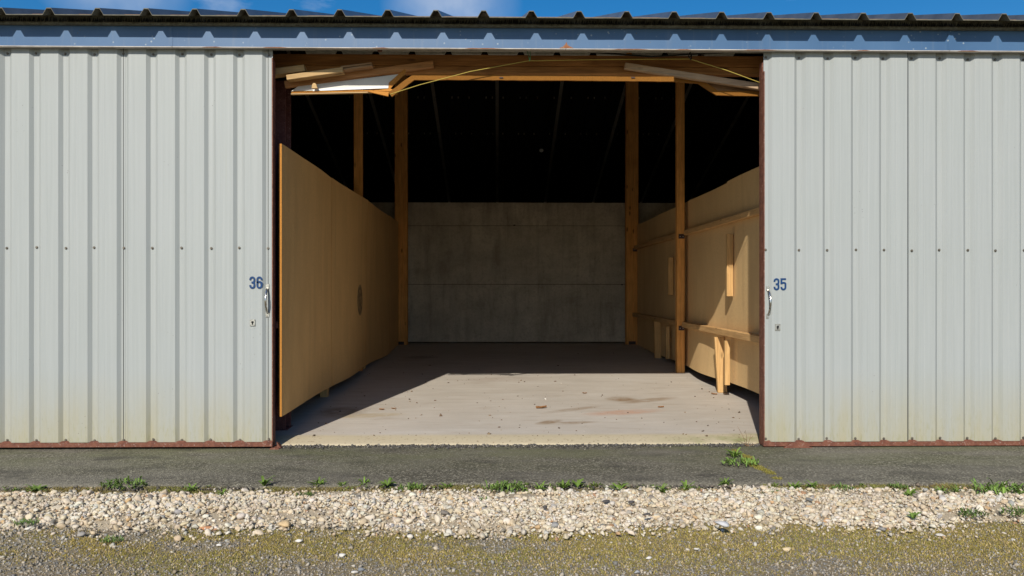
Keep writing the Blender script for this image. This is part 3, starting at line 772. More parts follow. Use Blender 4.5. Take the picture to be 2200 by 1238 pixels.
# ================================================================== SLIDING DOORS
CW = dict(flank=0.020, valley=0.043, crown=0.124, depth=0.032)
def clad_profile(x0, x1, xr):
    # points (x, y) of the ribbed sheet between x0 and x1; xr = a crown's right edge
    pts = []; k = math.floor((x0 - xr) / 0.207) - 1
    while xr + 0.207 * k < x1 + 0.21:
        b = xr + 0.207 * k
        pts += [(b, 0.0), (b + 0.024, 0.021), (b + 0.060, 0.021), (b + 0.084, 0.0), (b + 0.120, 0.0), (b + 0.1225, 0.0005), (b + 0.1265, 0.0005), (b + 0.129, 0.0)]
        k += 1
    res = []
    for (a, b) in zip(pts[:-1], pts[1:]):
        def clip(x): t = (x - a[0]) / (b[0] - a[0]); return (x, a[1] + (b[1] - a[1]) * t)
        if b[0] <= x0 or a[0] >= x1: continue
        p_ = a if a[0] >= x0 else clip(x0); q_ = b if b[0] <= x1 else clip(x1)
        if not res: res.append(p_)
        res.append(q_)
    return res
screw_me = None
def make_screw():
    m = MB(); m.tube([(0, 0, 0), (0, -0.003, 0)], 0.0095, 10); m.tube([(0, -0.003, 0), (0, -0.009, 0)], 0.0058, 6)
    me = bpy.data.meshes.new('screw'); me.from_pydata([tuple(p) for p in m.v], [], m.f); me.materials.append(M['screw']); return me
screw_me = make_screw()

def stroke(m, pts, t, y, mi=0):
    P = [Vector((a, 0, b)) for a, b in pts]; L = []; Rr = []
    for i, p_ in enumerate(P):
        d = (P[min(i + 1, len(P) - 1)] - P[max(i - 1, 0)]).normalized(); n = Vector((-d.z, 0, d.x))
        sc = 1.0
        if 0 < i < len(P) - 1:
            d0 = (P[i] - P[i - 1]).normalized(); c = max(0.5, math.sqrt((1 + d0.dot((P[i + 1] - P[i]).normalized())) / 2)); sc = 1 / c
        L.append(p_ + n * t / 2 * sc); Rr.append(p_ - n * t / 2 * sc)
    n = len(P)
    for yy in (y, y + 0.0012):
        m.add([(v.x, yy, v.z) for v in L + Rr], [(i, i + 1, n + i + 1, n + i) for i in range(n - 1)], mi)
def arc(cx_, cz_, rx, rz_, a0, a1, n=8):
    return [(cx_ + rx * math.cos(R(a0 + (a1 - a0) * i / n)), cz_ + rz_ * math.sin(R(a0 + (a1 - a0) * i / n))) for i in range(n + 1)]
def digit(ch, x, z, w_, h, y, parent):
    t = 0.0130; r = (w_ - t) / 2; cx_ = x + w_ / 2; lo = z + t / 2; hi = z + h - t / 2; m = MB()
    if ch == '3':
        stroke(m, [(cx_ - r, z + h * 0.70)] + arc(cx_, hi - r, r, r, 180, 0, 10) + arc(cx_ - 0.001, z + h * 0.60, r, h * 0.09, 0, -80, 6) + [(cx_ - 0.006, z + h * 0.51)], t, y)
        stroke(m, [(cx_ - 0.006, z + h * 0.505)] + arc(cx_ - 0.001, z + h * 0.41, r, h * 0.09, 80, 0, 6) + arc(cx_, lo + r, r, r, 0, -180, 10) + [(cx_ - r, z + h * 0.30)], t, y - 0.0003)
    elif ch == '6':
        stroke(m, [(cx_ + r, z + h * 0.70)] + arc(cx_, hi - r, r, r, 0, 180, 10) + arc(cx_, lo + r, r, r, 180, 360, 10) + [(cx_ + r, z + h * 0.46)] + arc(cx_, z + h * 0.46, r, h * 0.10, 0, 178, 10), t, y)
    elif ch == '5':
        stroke(m, [(cx_ + r + t * 0.35, hi), (cx_ - r, hi), (cx_ - r, z + h * 0.50)], t, y)
        stroke(m, [(cx_ - r, z + h * 0.505)] + arc(cx_, z + h * 0.52, r, h * 0.105, 170, 0, 10) + arc(cx_, lo + r, r, r, 0, -180, 10) + [(cx_ - r, z + h * 0.29)], t, y - 0.0003)
    return m.build('digit', M['blue'], parent)

def door(x0, x1, xr, seam, label, edge, number, vmid):
    root = thing('sliding_door', ((x0 + x1) / 2, 0.05, -0.02), label, 'door')
    um = 300 if edge > 0 else 1900
    zb = at(um, 950.5 if edge > 0 else 948.5, 0.0).z; zt = 2.95
    cuts = [x0]
    k = math.floor((x0 - seam) / 1.035)
    while seam + 1.035 * k < x1:
        if seam + 1.035 * k > x0 + 0.05: cuts.append(seam + 1.035 * k)
        k += 1
    cuts.append(x1)
    for i, (a, b) in enumerate(zip(cuts[:-1], cuts[1:])):
        last = i == len(cuts) - 2
        prof = clad_profile(a, b + (0.0 if last else 0.012), xr)
        if edge < 0 and i == 0: prof = [(x0, 0.021), (1.966, 0.021), (1.990, 0.0)] + [p_ for p_ in prof if p_[0] > 2.04]
        dy = 0.0022 * (i % 2) if True else 0
        V = []; F = []; NZ = 24
        n = len(prof)
        for s in range(NZ + 1):
            z = zb + (zt - zb) * s / NZ
            for (x, y) in prof: V.append((x, y + dy + 0.0016 * (float(vnoise(x * 2.1, z * 1.3, 77)) - 0.5), z))
        for s in range(NZ):
            for q_ in range(n - 1): F.append((s * n + q_, s * n + q_ + 1, (s + 1) * n + q_ + 1, (s + 1) * n + q_))
        m = MB(); m.add(V, F); o = m.build('cladding_sheet', M['clad'], root)
        mod = o.modifiers.new('thickness', 'SOLIDIFY'); mod.thickness = 0.0016; mod.offset = 0
    for c_ in cuts[1:-1]:
        ys = 0.0195 if edge > 0 else -0.0012
        MB().box((c_ - 0.0022, ys, zb), (c_ + 0.0022, ys + 0.004, zt)).build('seam', M['black'], root)
    # steel frame behind
    zr0 = at(um, 961.5 if edge > 0 else 959, 0.0).z
    rail = MB().box((x0 + 0.001, 0.006, zr0), (x1 - 0.001, 0.075, zb + 0.003)).build('bottom_rail', M['rust'], root, 0.002)
    k = math.floor((x0 - xr) / 0.207)
    vs_ = []
    while xr + 0.207 * k + 0.0415 < x1:
        c = xr + 0.207 * k + 0.0415
        if c - 0.03 > x0 and c + 0.03 < x1 + 0.04:
            vs_.append(c)
            hi = min(c + 0.036, x1 - 0.002)
            MB().prism_y([(c - 0.036, zb + 0.001), (hi, zb + 0.001), (min(c + 0.018, hi), zb + 0.008), (c - 0.018, zb + 0.008)], 0.010, 0.019).build('rail_tab', M['rust'], rail)
        k += 1
    xe = x1 if edge > 0 else x0
    xa, xb = (xe - 0.05, xe - 0.006) if edge > 0 else (xe - 0.005, xe + 0.05)
    st = MB().box((xa, 0.037, zr0 + 0.001), (xb, 0.105, 2.78)).build('edge_stile', M['post_red'] if edge > 0 else M['rust'], root, 0.004)  # left stile takes the darker red: shade on its side put into the colour
    MB().box((xe - 0.005, 0.006, zb + 0.002), (xe + 0.002, 0.034, 2.78)).build('edge_angle', M['rust'], st) if edge > 0 else \
        MB().box((xe - 0.0045, 0.004, zr0 + 0.002), (xe + 0.003, 0.036, 2.70)).build('edge_angle', M['rust'], st)
    xo = x0 if edge > 0 else x1
    MB().box((xo - 0.025, 0.037, zr0 + 0.001), (xo + 0.025, 0.105, 2.78)).build('edge_stile', M['rust'], root, 0.004)
    for zz in (1.25, 2.70): MB().box((x0 + 0.05, 0.042, zz), (x1 - 0.05, 0.09, zz + 0.05)).build('cross_rail', M['rust'], root)
    for v in ((118, vmid, 945) if edge > 0 else (127, vmid, 942)):
        z = at(um, v, 0.03).z
        for c in vs_:
            if edge < 0 and c < 2.0: c = 1.951
            if c < x1 - 0.004: link('screw', screw_me, root, (c + random.uniform(-0.004, 0.004), 0.0195, z + random.uniform(-0.004, 0.004)))
    # number
    if edge > 0: xs = (at(536, 607, 0).x, at(551.2, 607, 0).x)
    else: xs = (at(1661.7, 611, 0).x, at(1676.5, 611, 0).x)
    zz = at(um, 620.5, 0).z if edge > 0 else at(um, 624, 0).z
    for ch, x in zip(number, xs): digit(ch, x, zz, 0.0425, 0.088, -0.0042, root)
    # pull handle
    hx = at(576, 646, 0.03).x if edge > 0 else at(1649, 650, 0.03).x
    z1, z0 = (at(576, 611, 0.03).z, at(576, 681, 0.03).z) if edge > 0 else (at(1649, 615, 0.03).z, at(1649, 684.5, 0.03).z)
    yb = 0.0185
    hb = MB().tube([(hx, yb - 0.004, z0 + 0.030)] + [(hx, yb - 0.006 - 0.048 * math.sin(math.pi * t) ** 0.75, z0 + 0.030 + (z1 - z0 - 0.060) * t) for t in np.linspace(0.04, 0.96, 15)] + [(hx, yb - 0.004, z1 - 0.030)], 0.0078, 10)
    ho = hb.build('pull_handle', M['chrome'], root, smooth=True)
    for z in (z0, z1 - 0.034):
        pl = MB().box((hx - 0.0135, yb - 0.004, z), (hx + 0.0135, yb, z + 0.034)).build('mounting_plate', M['plate'], ho, 0.001)
        for (dx, dz) in ((-0.006, 0.010), (0.006, 0.023)):
            mm = MB().tube([(hx + dx, yb - 0.0038, z + dz), (hx + dx, yb - 0.0068, z + dz)], 0.0042, 8); ho2 = mm
            ho2.build('rivet', M['chrome'], ho)
    # lock plate
    lx, lz = (at(543, 693.5, 0).x, at(543, 693.5, 0).z) if edge > 0 else (at(1670.5, 703.5, 0).x, at(1670.5, 703.5, 0).z)
    lk = MB().box((lx - 0.019, -0.0055, lz - 0.024), (lx + 0.019, -0.0022, lz + 0.024)).build('lock_plate', M['plate'], root, 0.001)
    kh = MB(); kh.tube([(lx, -0.007, lz + 0.004), (lx, -0.005, lz + 0.004)], 0.0085, 12); kh.box((lx - 0.0045, -0.007, lz - 0.015), (lx + 0.0045, -0.0053, lz + 0.003))
    kh.build('keyhole', M['black'], lk)
    for sx in (-1, 1):
        for sz in (-1, 1):
            MB().tube([(lx + sx * 0.0145, -0.0065, lz + sz * 0.0185), (lx + sx * 0.0145, -0.005, lz + sz * 0.0185)], 0.003, 6).build('rivet', M['screw'], lk)
    return root
for (a0, a1) in ((XL, -5.775), (6.035, XR)):
    prof = clad_profile(a0, a1, 2.152); V = [(x, y + 0.02, z) for z in (0.0, 2.95) for (x, y) in prof]; n = len(prof)
    MB().add(V, [(i, i + 1, n + i + 1, n + i) for i in range(n - 1)]).build('unseen_cladding', M['clad'], shed).modifiers.new('thickness', 'SOLIDIFY').thickness = 0.002  # unseen cladding, added to close the outer bays against daylight
dl = door(-5.762, -1.622, -1.695, -2.692, 'white ribbed sliding door on the left of the opening, numbered 36', 1, '36', 533)
dr = door(1.934, 6.02, 2.152, 2.983, 'white ribbed sliding door on the right of the opening, numbered 35', -1, '35', 538)
# bent rusty guide at the foot of the left door, guide lug under the right one
g = MB(); p = at(600, 955, -0.01)
g.hexa([(-1.640, -0.008, -0.036), (-1.57, -0.004, -0.036), (-1.575, 0.08, -0.036), (-1.62, 0.08, -0.036), (-1.640, -0.008, -0.026), (-1.575, -0.004, -0.027), (-1.578, 0.08, -0.02), (-1.62, 0.08, -0.018)])
g.hexa([(-1.592, 0.02, -0.030), (-1.565, 0.02, -0.030), (-1.565, 0.07, -0.03), (-1.592, 0.07, -0.03), (-1.598, 0.02, 0.018), (-1.588, 0.02, 0.004), (-1.582, 0.07, -0.008), (-1.597, 0.07, 0.006)])
tag(g.build('door_guide', M['rust'], None, 0.002, origin=(-1.59, 0.04, -0.036)), 'bent rusty door guide at the foot of door 36', 'guide')
g = MB(); p = at(1712, 957, -0.005)
prof = [(p.x - 0.10, -0.036), (p.x + 0.12, -0.036), (p.x + 0.07, -0.020), (p.x + 0.05, 0.0), (p.x + 0.015, 0.010), (p.x - 0.03, 0.006), (p.x - 0.065, -0.014)]
g.prism_y(prof, -0.020, 0.004)
tag(g.build('door_guide', M['rust'], None, 0.003, origin=(p.x, -0.01, -0.036)), 'humped red door guide under the foot of door 35', 'guide')

# ================================================================== TIMBER UNDER THE EAVES
def plank(name, a, b, th, dep, mat, label, cat='plank', twist=0.0):
    # board whose lower front edge runs from a to b, th high, dep deep (towards the back)
    a = Vector(a); b = Vector(b); d = (b - a).normalized(); up = Vector((0, 0, 1)); up = (up - d * up.dot(d)).normalized(); bk = Vector((0, 1, twist))
    P = [a, b, b + bk * dep, a + bk * dep, a + up * th, b + up * th, b + up * th + bk * dep, a + up * th + bk * dep]
    return tag(MB().hexa(P).build(name, mat, None, 0.003, origin=a), label, cat)
plank('plank', at(560, 165, 0.16), at(655, 153, 0.16), 0.050, 0.09, M['wood_pale_x'], 'short pale plank end beside the steel column, leftmost under the eaves')
q0 = at(616, 172, 0.13); q1 = at(737, 155, 0.13)
plank('plank', q0, q1, 0.038, 0.08, M['wood_pale_x'], 'sunlit pale plank lying above the white panel, left of the darker split plank')
plank('plank', at(733, 152, 0.155), at(800, 142.5, 0.155), 0.015, 0.07, M['wood_dark_x'], 'lower half of the darker split plank above the white panel')  # both halves lie past the shadow boundary; darker pine carries that shade
plank('plank', at(732, 146, 0.160), at(799, 137.5, 0.160), 0.015, 0.07, M['wood_dark_x'], 'upper half of the darker split plank above the white panel')
plank('brace_board', at(612, 188, 0.25), at(932, 144, 0.25), 0.050, 0.044, M['brace'], 'long brown brace board slanting up from the steel column', 'board')
plank('brace_board', at(1342, 147, 0.222), at(1638, 193, 0.222), 0.046, 0.044, M['brace_grey'], 'weathered brace board slanting down to the red door edge', 'board')

# white-faced panel hanging at a slant
wp = thing('ceiling_panel', at(730, 196, 0.14), 'broken white-faced chipboard panel hanging slanted under the eaves', 'panel')
fl, fr = at(626, 196, 0.228), at(834, 190, 0.228); bl, brr = at(640, 186, 0.238), at(868, 158, 0.238)
up = Vector((0, 0.010, 0.002))
MB().hexa([fl, fr, brr, bl, fl + up, fr + up, brr + up, bl + up]).build('face', M['white_mel'], wp)
e = Vector((0, -0.004, 0))
MB().hexa([fl + e + Vector((0.16, 0, 0.0005)), fr + e, fr + Vector((0, -0.0005, 0)), fl + Vector((0.16, -0.0005, 0.0005)), fl + e + Vector((0.16, 0, 0.013)), fr + e + Vector((0, 0, 0.016)), fr + Vector((0, -0.0005, 0.016)), fl + Vector((0.16, -0.0005, 0.013))]).build('foil_edge', M['white_lip'], wp)
cl0, cl1 = at(625, 203, 0.192), at(800, 199, 0.192)
MB().hexa([cl0, cl1, cl1 + Vector((0, 0.03, 0)), cl0 + Vector((0, 0.03, 0)), cl0 + Vector((0, 0, 0.008)), cl1 + Vector((0, 0, 0.008)), cl1 + Vector((0, 0.03, 0.008)), cl0 + Vector((0, 0.03, 0.008))]).build('core_layer', M['wood_pale_x'], wp)
cl0, cl1 = at(626, 199.5, 0.196), at(834, 195.5, 0.196)
MB().hexa([cl0, cl1, cl1 + Vector((0, 0.02, 0)), cl0 + Vector((0, 0.02, 0)), cl0 + Vector((0, 0, 0.006)), cl1 + Vector((0, 0, 0.010)), cl1 + Vector((0, 0.02, 0.010)), cl0 + Vector((0, 0.02, 0.006))]).build('core_layer', M['chip_edge'], wp)
# splintered end
for (u0, v0, u1, v1, u2, v2) in ((790, 197, 834, 207, 836, 193), (800, 195, 855, 197, 838, 190), (836, 196, 855, 203, 850, 190)):
    a, b, c = at(u0, v0, 0.184), at(u1, v1, 0.174), at(u2, v2, 0.186); d = Vector((0, 0.025, 0))
    MB().add([a, b, c, a + d, b + d, c + d], [(0, 1, 2), (5, 4, 3), (0, 3, 4, 1), (1, 4, 5, 2), (2, 5, 3, 0)]).build('splinter', M['chip_edge'], wp)
# right-hand edge of the panel
MB().hexa([fr + Vector((0.001, 0, -0.004)), fr + Vector((0.016, 0.0, -0.004)), brr + Vector((0.016, 0, 0)), brr + Vector((0.001, 0, 0)), fr + Vector((0.001, 0, 0.042)), fr + Vector((0.016, 0, 0.036)), brr + Vector((0.016, 0, 0.03)), brr + Vector((0.001, 0, 0.034))]).build('side_batten', M['chip_edge'], wp, 0.002)
# torn knob of wood on the front edge
c = at(676, 186, 0.18)
kp = [(-0.02, -0.018), (0.024, -0.018), (0.018, 0.0), (0.014, 0.014), (0.004, 0.024), (-0.010, 0.022), (-0.018, 0.008)]
MB().prism_y([(c.x + a, c.z + b) for a, b in kp], 0.168, 0.196).build('torn_chip', M['wood_pale_x'], wp, 0.003)

# bent chipboard strip under the beam
def strip_piece(m, pts, y, h, dep):
    for i, ((u0, v0), (u1, v1)) in enumerate(zip(pts[:-1], pts[1:])):
        n = max(1, int(abs(u1 - u0) / 14))
        for k in range(n):
            a = at(u0 + (u1 - u0) * k / n, v0 + (v1 - v0) * k / n, y); b = at(u0 + (u1 - u0) * (k + 1) / n, v0 + (v1 - v0) * (k + 1) / n, y)
            yield a, b
def chip_strip(name, pts, y, h, dep, label):
    A = []
    for a, b in strip_piece(None, pts, y, h, dep):
        if not A: A.append(a)
        A.append(b)
    V = []; F = []; n = len(A)
    for i, p_ in enumerate(A):
        d = (A[min(i + 1, n - 1)] - A[max(i - 1, 0)]).normalized(); nn = Vector((-d.z, 0, d.x))
        j0 = random.uniform(-0.0012, 0.0012); j1 = random.uniform(-0.0025, 0.0025)
        V += [p_ + nn * (-h / 2 + j0), p_ + nn * (h / 2 + j1), p_ + nn * (h / 2 + j1) + Vector((0, dep, 0)), p_ + nn * (-h / 2 + j0) + Vector((0, dep, 0))]
    for i in range(n - 1):
        for k in range(4): F.append((4 * i + k, 4 * i + (k + 1) % 4, 4 * i + 4 + (k + 1) % 4, 4 * i + 4 + k))
    F += [(0, 3, 2, 1), (4 * n - 4, 4 * n - 3, 4 * n - 2, 4 * n - 1)]
    m = MB(); m.add(V, F)
    return m
cs = thing('chipboard_strip', at(1180, 167, 0.15), 'orange rough-edged chipboard strip with chamfered corners under the beam', 'strip')
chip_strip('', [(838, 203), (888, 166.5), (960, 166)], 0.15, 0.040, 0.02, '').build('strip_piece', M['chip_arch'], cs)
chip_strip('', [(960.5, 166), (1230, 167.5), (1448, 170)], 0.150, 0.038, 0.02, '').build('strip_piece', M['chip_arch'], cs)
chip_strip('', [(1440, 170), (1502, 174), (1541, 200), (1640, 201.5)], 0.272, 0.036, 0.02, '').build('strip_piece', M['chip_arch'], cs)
for u in (1077, 1360):
    q = at(u, 167, 0.148); MB().box((q.x - 0.014, 0.143, q.z - 0.005), (q.x + 0.014, 0.149, q.z + 0.004)).build('staple', M['bracket'], cs)
# grey backing piece behind the right-hand end of the strip
g0 = [(at(u, v, 0.322).x, at(u, v, 0.322).z) for u, v in ((1540, 197), (1645, 199), (1645, 180), (1512, 172))]
MB().prism_y(g0, 0.322, 0.335).build('backing_piece', M['wood_dark_x'], cs)

# cords
def cord(name, pts, r, mat, label, cat):
    P = []
    for i in range(len(pts) - 1):
        a, b = Vector(pts[i]), Vector(pts[i + 1])
        for k in range(8):
            t = k / 8; P.append(a.lerp(b, t))
    P.append(Vector(pts[-1]))
    o = MB().tube(P, r, 6).build(name, mat, None, smooth=True, origin=pts[0]); return tag(o, label, cat)
cord('yellow_cord', [at(838, 203, 0.10), at(900, 183, 0.095), at(1010, 154, 0.09), at(1135, 131, 0.09), at(1300, 128, 0.09), at(1482, 127, 0.09), at(1560, 151, 0.09), at(1636, 179, 0.095)], 0.0029, M['yellow'], 'yellow cord strung across the top of the opening', 'cord')
cord('green_twine', [at(1133, 110, 0.10), at(1136, 121, 0.09), at(1138, 132, 0.088), at(1140, 120, 0.09), at(1139, 110, 0.10)], 0.0026, M['green'], 'short green twine holding the yellow cord', 'twine')
cord('black_cable', [at(1262, 112, 0.2), at(1330, 117, 0.2), at(1400, 122, 0.2), at(1480, 117, 0.2), at(1560, 113, 0.2), at(1625, 110, 0.2)], 0.006, M['black'], 'black cable sagging above the beam', 'cable')
cord('cable_tie', [at(1483, 112, 0.085), at(1479, 121, 0.083), at(1485, 129, 0.083), at(1486, 118, 0.086), at(1481, 124, 0.083)], 0.004, M['black'], 'black tie knotted around the yellow cord', 'tie')

# hanging lamp in the dark of the roof
lq = at(1163, 322, 9.2)
lamp = thing('hanging_lamp', (lq.x, 9.2, lq.z), 'small white bulb holder hanging in the dark under the roof', 'lamp')
MB().tube([(lq.x, 9.2, roof_in(9.2)), (lq.x, 9.2, lq.z + 0.05)], 0.006, 6).build('cable', M['black'], lamp)
MB().tube([(lq.x, 9.2, lq.z + 0.06), (lq.x, 9.2, lq.z + 0.02)], [0.02, 0.035], 12).build('socket', M['black'], lamp)
MB().tube([(lq.x, 9.2, lq.z + 0.02), (lq.x, 9.2, lq.z - 0.005), (lq.x, 9.2, lq.z - 0.035), (lq.x, 9.2, lq.z - 0.05)], [0.022, 0.042, 0.036, 0.012], 12).build('bulb', M['bulb'], lamp, smooth=True)

# ================================================================== STONES
def ico(sub):
    bm = bmesh.new(); bmesh.ops.create_icosphere(bm, subdivisions=sub, radius=1.0)
    v = np.array([tuple(x.co) for x in bm.verts]); f = np.array([[x.index for x in fc.verts] for fc in bm.faces]); bm.free(); return v, f
IV, IF = ico(2); IV1, IF1 = ico(1)
def stone_shape(V, r):
    # cut a ball with random planes so that it has flat broken faces
    v = V.copy()
    for k in range(9):
        n = r.normal(size=3); n /= np.linalg.norm(n); d = r.uniform(0.42, 0.85)
        t = v @ n; over = np.maximum(t - d, 0); v -= np.outer(over, n)
    v *= np.array([1.0, r.uniform(0.65, 0.95), r.uniform(0.45, 0.75)])
    return v
SH2 = [stone_shape(IV, rng) for _ in range(8)]
SH1 = [stone_shape(IV1, rng) for _ in range(14)]
def rotmats(n, flat=0.5):
    a = rng.uniform(0, 2 * np.pi, n); b = rng.normal(0, flat, n); c = rng.normal(0, flat, n)
    ca, sa, cb, sb, cc, sc2 = np.cos(a), np.sin(a), np.cos(b), np.sin(b), np.cos(c), np.sin(c)
    Z = np.zeros(n); O = np.ones(n)
    A = np.stack([ca, -sa, Z, sa, ca, Z, Z, Z, O], 1).reshape(n, 3, 3)
    B = np.stack([O, Z, Z, Z, cb, -sb, Z, sb, cb], 1).reshape(n, 3, 3)
    Cc = np.stack([cc, Z, sc2, Z, O, Z, -sc2, Z, cc], 1).reshape(n, 3, 3)
    return A @ B @ Cc
def scatter(shapes, F, pos, size, tint, flat=0.5):
    n = len(pos); Rm = rotmats(n, flat); which = rng.integers(0, len(shapes), n)
    S = np.stack(shapes)[which]                               # n, v, 3
    P = np.einsum('nij,nvj->nvi', Rm, S) * size[:, None, None] + pos[:, None, :]
    nv = S.shape[1]
    T = F[None] + (np.arange(n) * nv)[:, None, None]
    return P.reshape(-1, 3), T.reshape(-1, 3), np.repeat(tint, nv, axis=0)
def stone_tints(n):
    base = np.array([[0.66, 0.575, 0.45], [0.70, 0.63, 0.53], [0.60, 0.50, 0.36], [0.72, 0.68, 0.61], [0.56, 0.50, 0.42], [0.62, 0.60, 0.56], [0.55, 0.38, 0.22], [0.20, 0.19, 0.18], [0.36, 0.36, 0.37], [0.42, 0.24, 0.14]])
    pk = rng.choice(len(base), n, p=[0.24, 0.22, 0.13, 0.16, 0.10, 0.07, 0.025, 0.012, 0.033, 0.01])
    return np.clip(base[pk] * np.array([1.02, 0.985, 0.90]) * rng.uniform(0.84, 1.10, (n, 1)) * rng.uniform(0.97, 1.03, (n, 3)), 0.02, 0.82)
def band_inner(x): return -1.045 + 0.07 * (fbm(x * 1.4, x * 0 + 4, 41) - 0.5) * 2 - 0.08 * np.clip(fbm(x * 2.3 + 3, x * 0, 44) - 0.5, 0, 1) * 4
def band_outer(x): return -1.72 + 0.15 * (fbm(x * 1.2, x * 0 + 7, 47) - 0.5) * 2 + 0.10 * (fbm(x * 5, x * 0 + 7, 49) - 0.5)
def mound(x, y):
    a = band_inner(x); b = band_outer(x); t = np.clip((y - b) / (a - b), 0, 1)
    return -0.082 + 0.024 * np.sin(np.pi * t) ** 0.7 + 0.012 * (fbm(x * 4, y * 4, 51) - 0.5)
def bed():
    xs = np.arange(-4.3, 4.61, 0.04); ys = np.arange(-1.95, -0.96, 0.03); X, Y = np.meshgrid(xs, ys)
    t_ = np.clip((Y - band_outer(X)) / (band_inner(X) - band_outer(X)), -0.3, 1.3)
    Z = mound(X, Y) + 0.0035 + 0.004 * (fbm(X * 18, Y * 18, 141) - 0.5) - 0.05 * np.clip(-t_, 0, 1) - 0.05 * np.clip(t_ - 1, 0, 1) - 0.004 * ((t_ <= 0) | (t_ >= 1))
    nx, ny = len(xs), len(ys); idx = np.arange(nx * ny).reshape(ny, nx)
    a, b, c, d = idx[:-1, :-1].ravel(), idx[:-1, 1:].ravel(), idx[1:, 1:].ravel(), idx[1:, :-1].ravel()
    T = np.concatenate([np.stack([a, b, c], 1), np.stack([a, c, d], 1)])
    tag(link('gravel_bed', tri_mesh('gravel_bed', np.stack([X.ravel(), Y.ravel(), Z.ravel()], 1), T, M['fines'], smooth=True)), kind='structure')
bed()
def gravel():
    n = 72000
    x = rng.uniform(-4.2, 4.5, n); y = rng.uniform(-1.96, -0.93, n)
    a = band_inner(x); b = band_outer(x)
    inside = (y < a) & (y > b)
    soft = np.where(y >= a, np.exp(-(y - a) / 0.02), np.where(y <= b, np.exp(-(b - y) / 0.06), 1.0))
    bare = fbm(x * 1.9 + 5, y * 5, 57) ; soft = soft * np.where((y > a - 0.20) & (bare > 0.51), 0.16, np.where((y < b + 0.22) & (fbm(x * 2.4, y * 4, 151) > 0.54), 0.35, 1.0))
    keep = rng.random(n) < soft; x, y = x[keep], y[keep]; n = len(x)
    size = np.clip(rng.lognormal(math.log(0.0102), 0.40, n), 0.0045, 0.030)
    z = mound(x, y) + size * 0.35 + rng.uniform(-0.006, 0.012, n)
    tint = stone_tints(n); pos = np.stack([x, y, z], 1)
    dirt = np.clip((fbm(x * 2.2 + 1, y * 4.5, 131) - 0.45) * 3, 0, 1)[:, None] * 0.38
    tint = tint * 0.97 * (1 - dirt) + np.array([0.40, 0.31, 0.20]) * dirt
    big = size > 0.0165
    A = scatter(SH2, IF, pos[big][:7500], size[big][:7500], tint[big][:7500], 0.45)
    B = scatter(SH1, IF1, pos[~big], size[~big], tint[~big], 0.6)
    V = np.concatenate([A[0], B[0]]); T = np.concatenate([A[1], B[1] + len(A[0])]); C = np.concatenate([A[2], B[2]])
    o = link('gravel_strip', tri_mesh('gravel_strip', V, T, M['stone'], C))
    tag(o, 'strip of pale limestone gravel between asphalt and mossy ground', 'gravel', kind='stuff')
gravel()
OCT = np.array([(1, 0, 0), (-1, 0, 0), (0, 1, 0), (0, -1, 0), (0, 0, 1), (0, 0, -1)], float)
OF = np.array([(0, 2, 4), (2, 1, 4), (1, 3, 4), (3, 0, 4), (2, 0, 5), (1, 2, 5), (3, 1, 5), (0, 3, 5)])
OSH = [OCT * r_[None] + rng.normal(0, 0.16, OCT.shape) for r_ in rng.uniform((0.8, 0.6, 0.4), (1.1, 0.95, 0.65), (14, 3))]
def gz(x, y): return -0.082 + 0.02 * (fbm(x * 1.3, y * 1.6, 3) - 0.5)
def mossmask(x, y):
    near = np.clip((-1.64 - y) / 0.10, 0, 1)
    m_ = fbm(x * 1.5 + 2, y * 3.0, 71) + 0.42 * (fbm(x * 9, y * 9, 75) - 0.5)
    lane = np.clip(1.35 - np.abs(y + 1.95) / 0.40, 0.30, 1)                  # thickest just outside the gravel
    corner = np.clip(1.0 - np.clip((-1.25 - x) / 0.9, 0, 1) * np.clip((-2.12 - y) / 0.2, 0, 1) * 0.75, 0, 1)
    return near * np.clip((m_ + 0.12 * lane - 0.365) / 0.16, 0, 1) * lane * corner
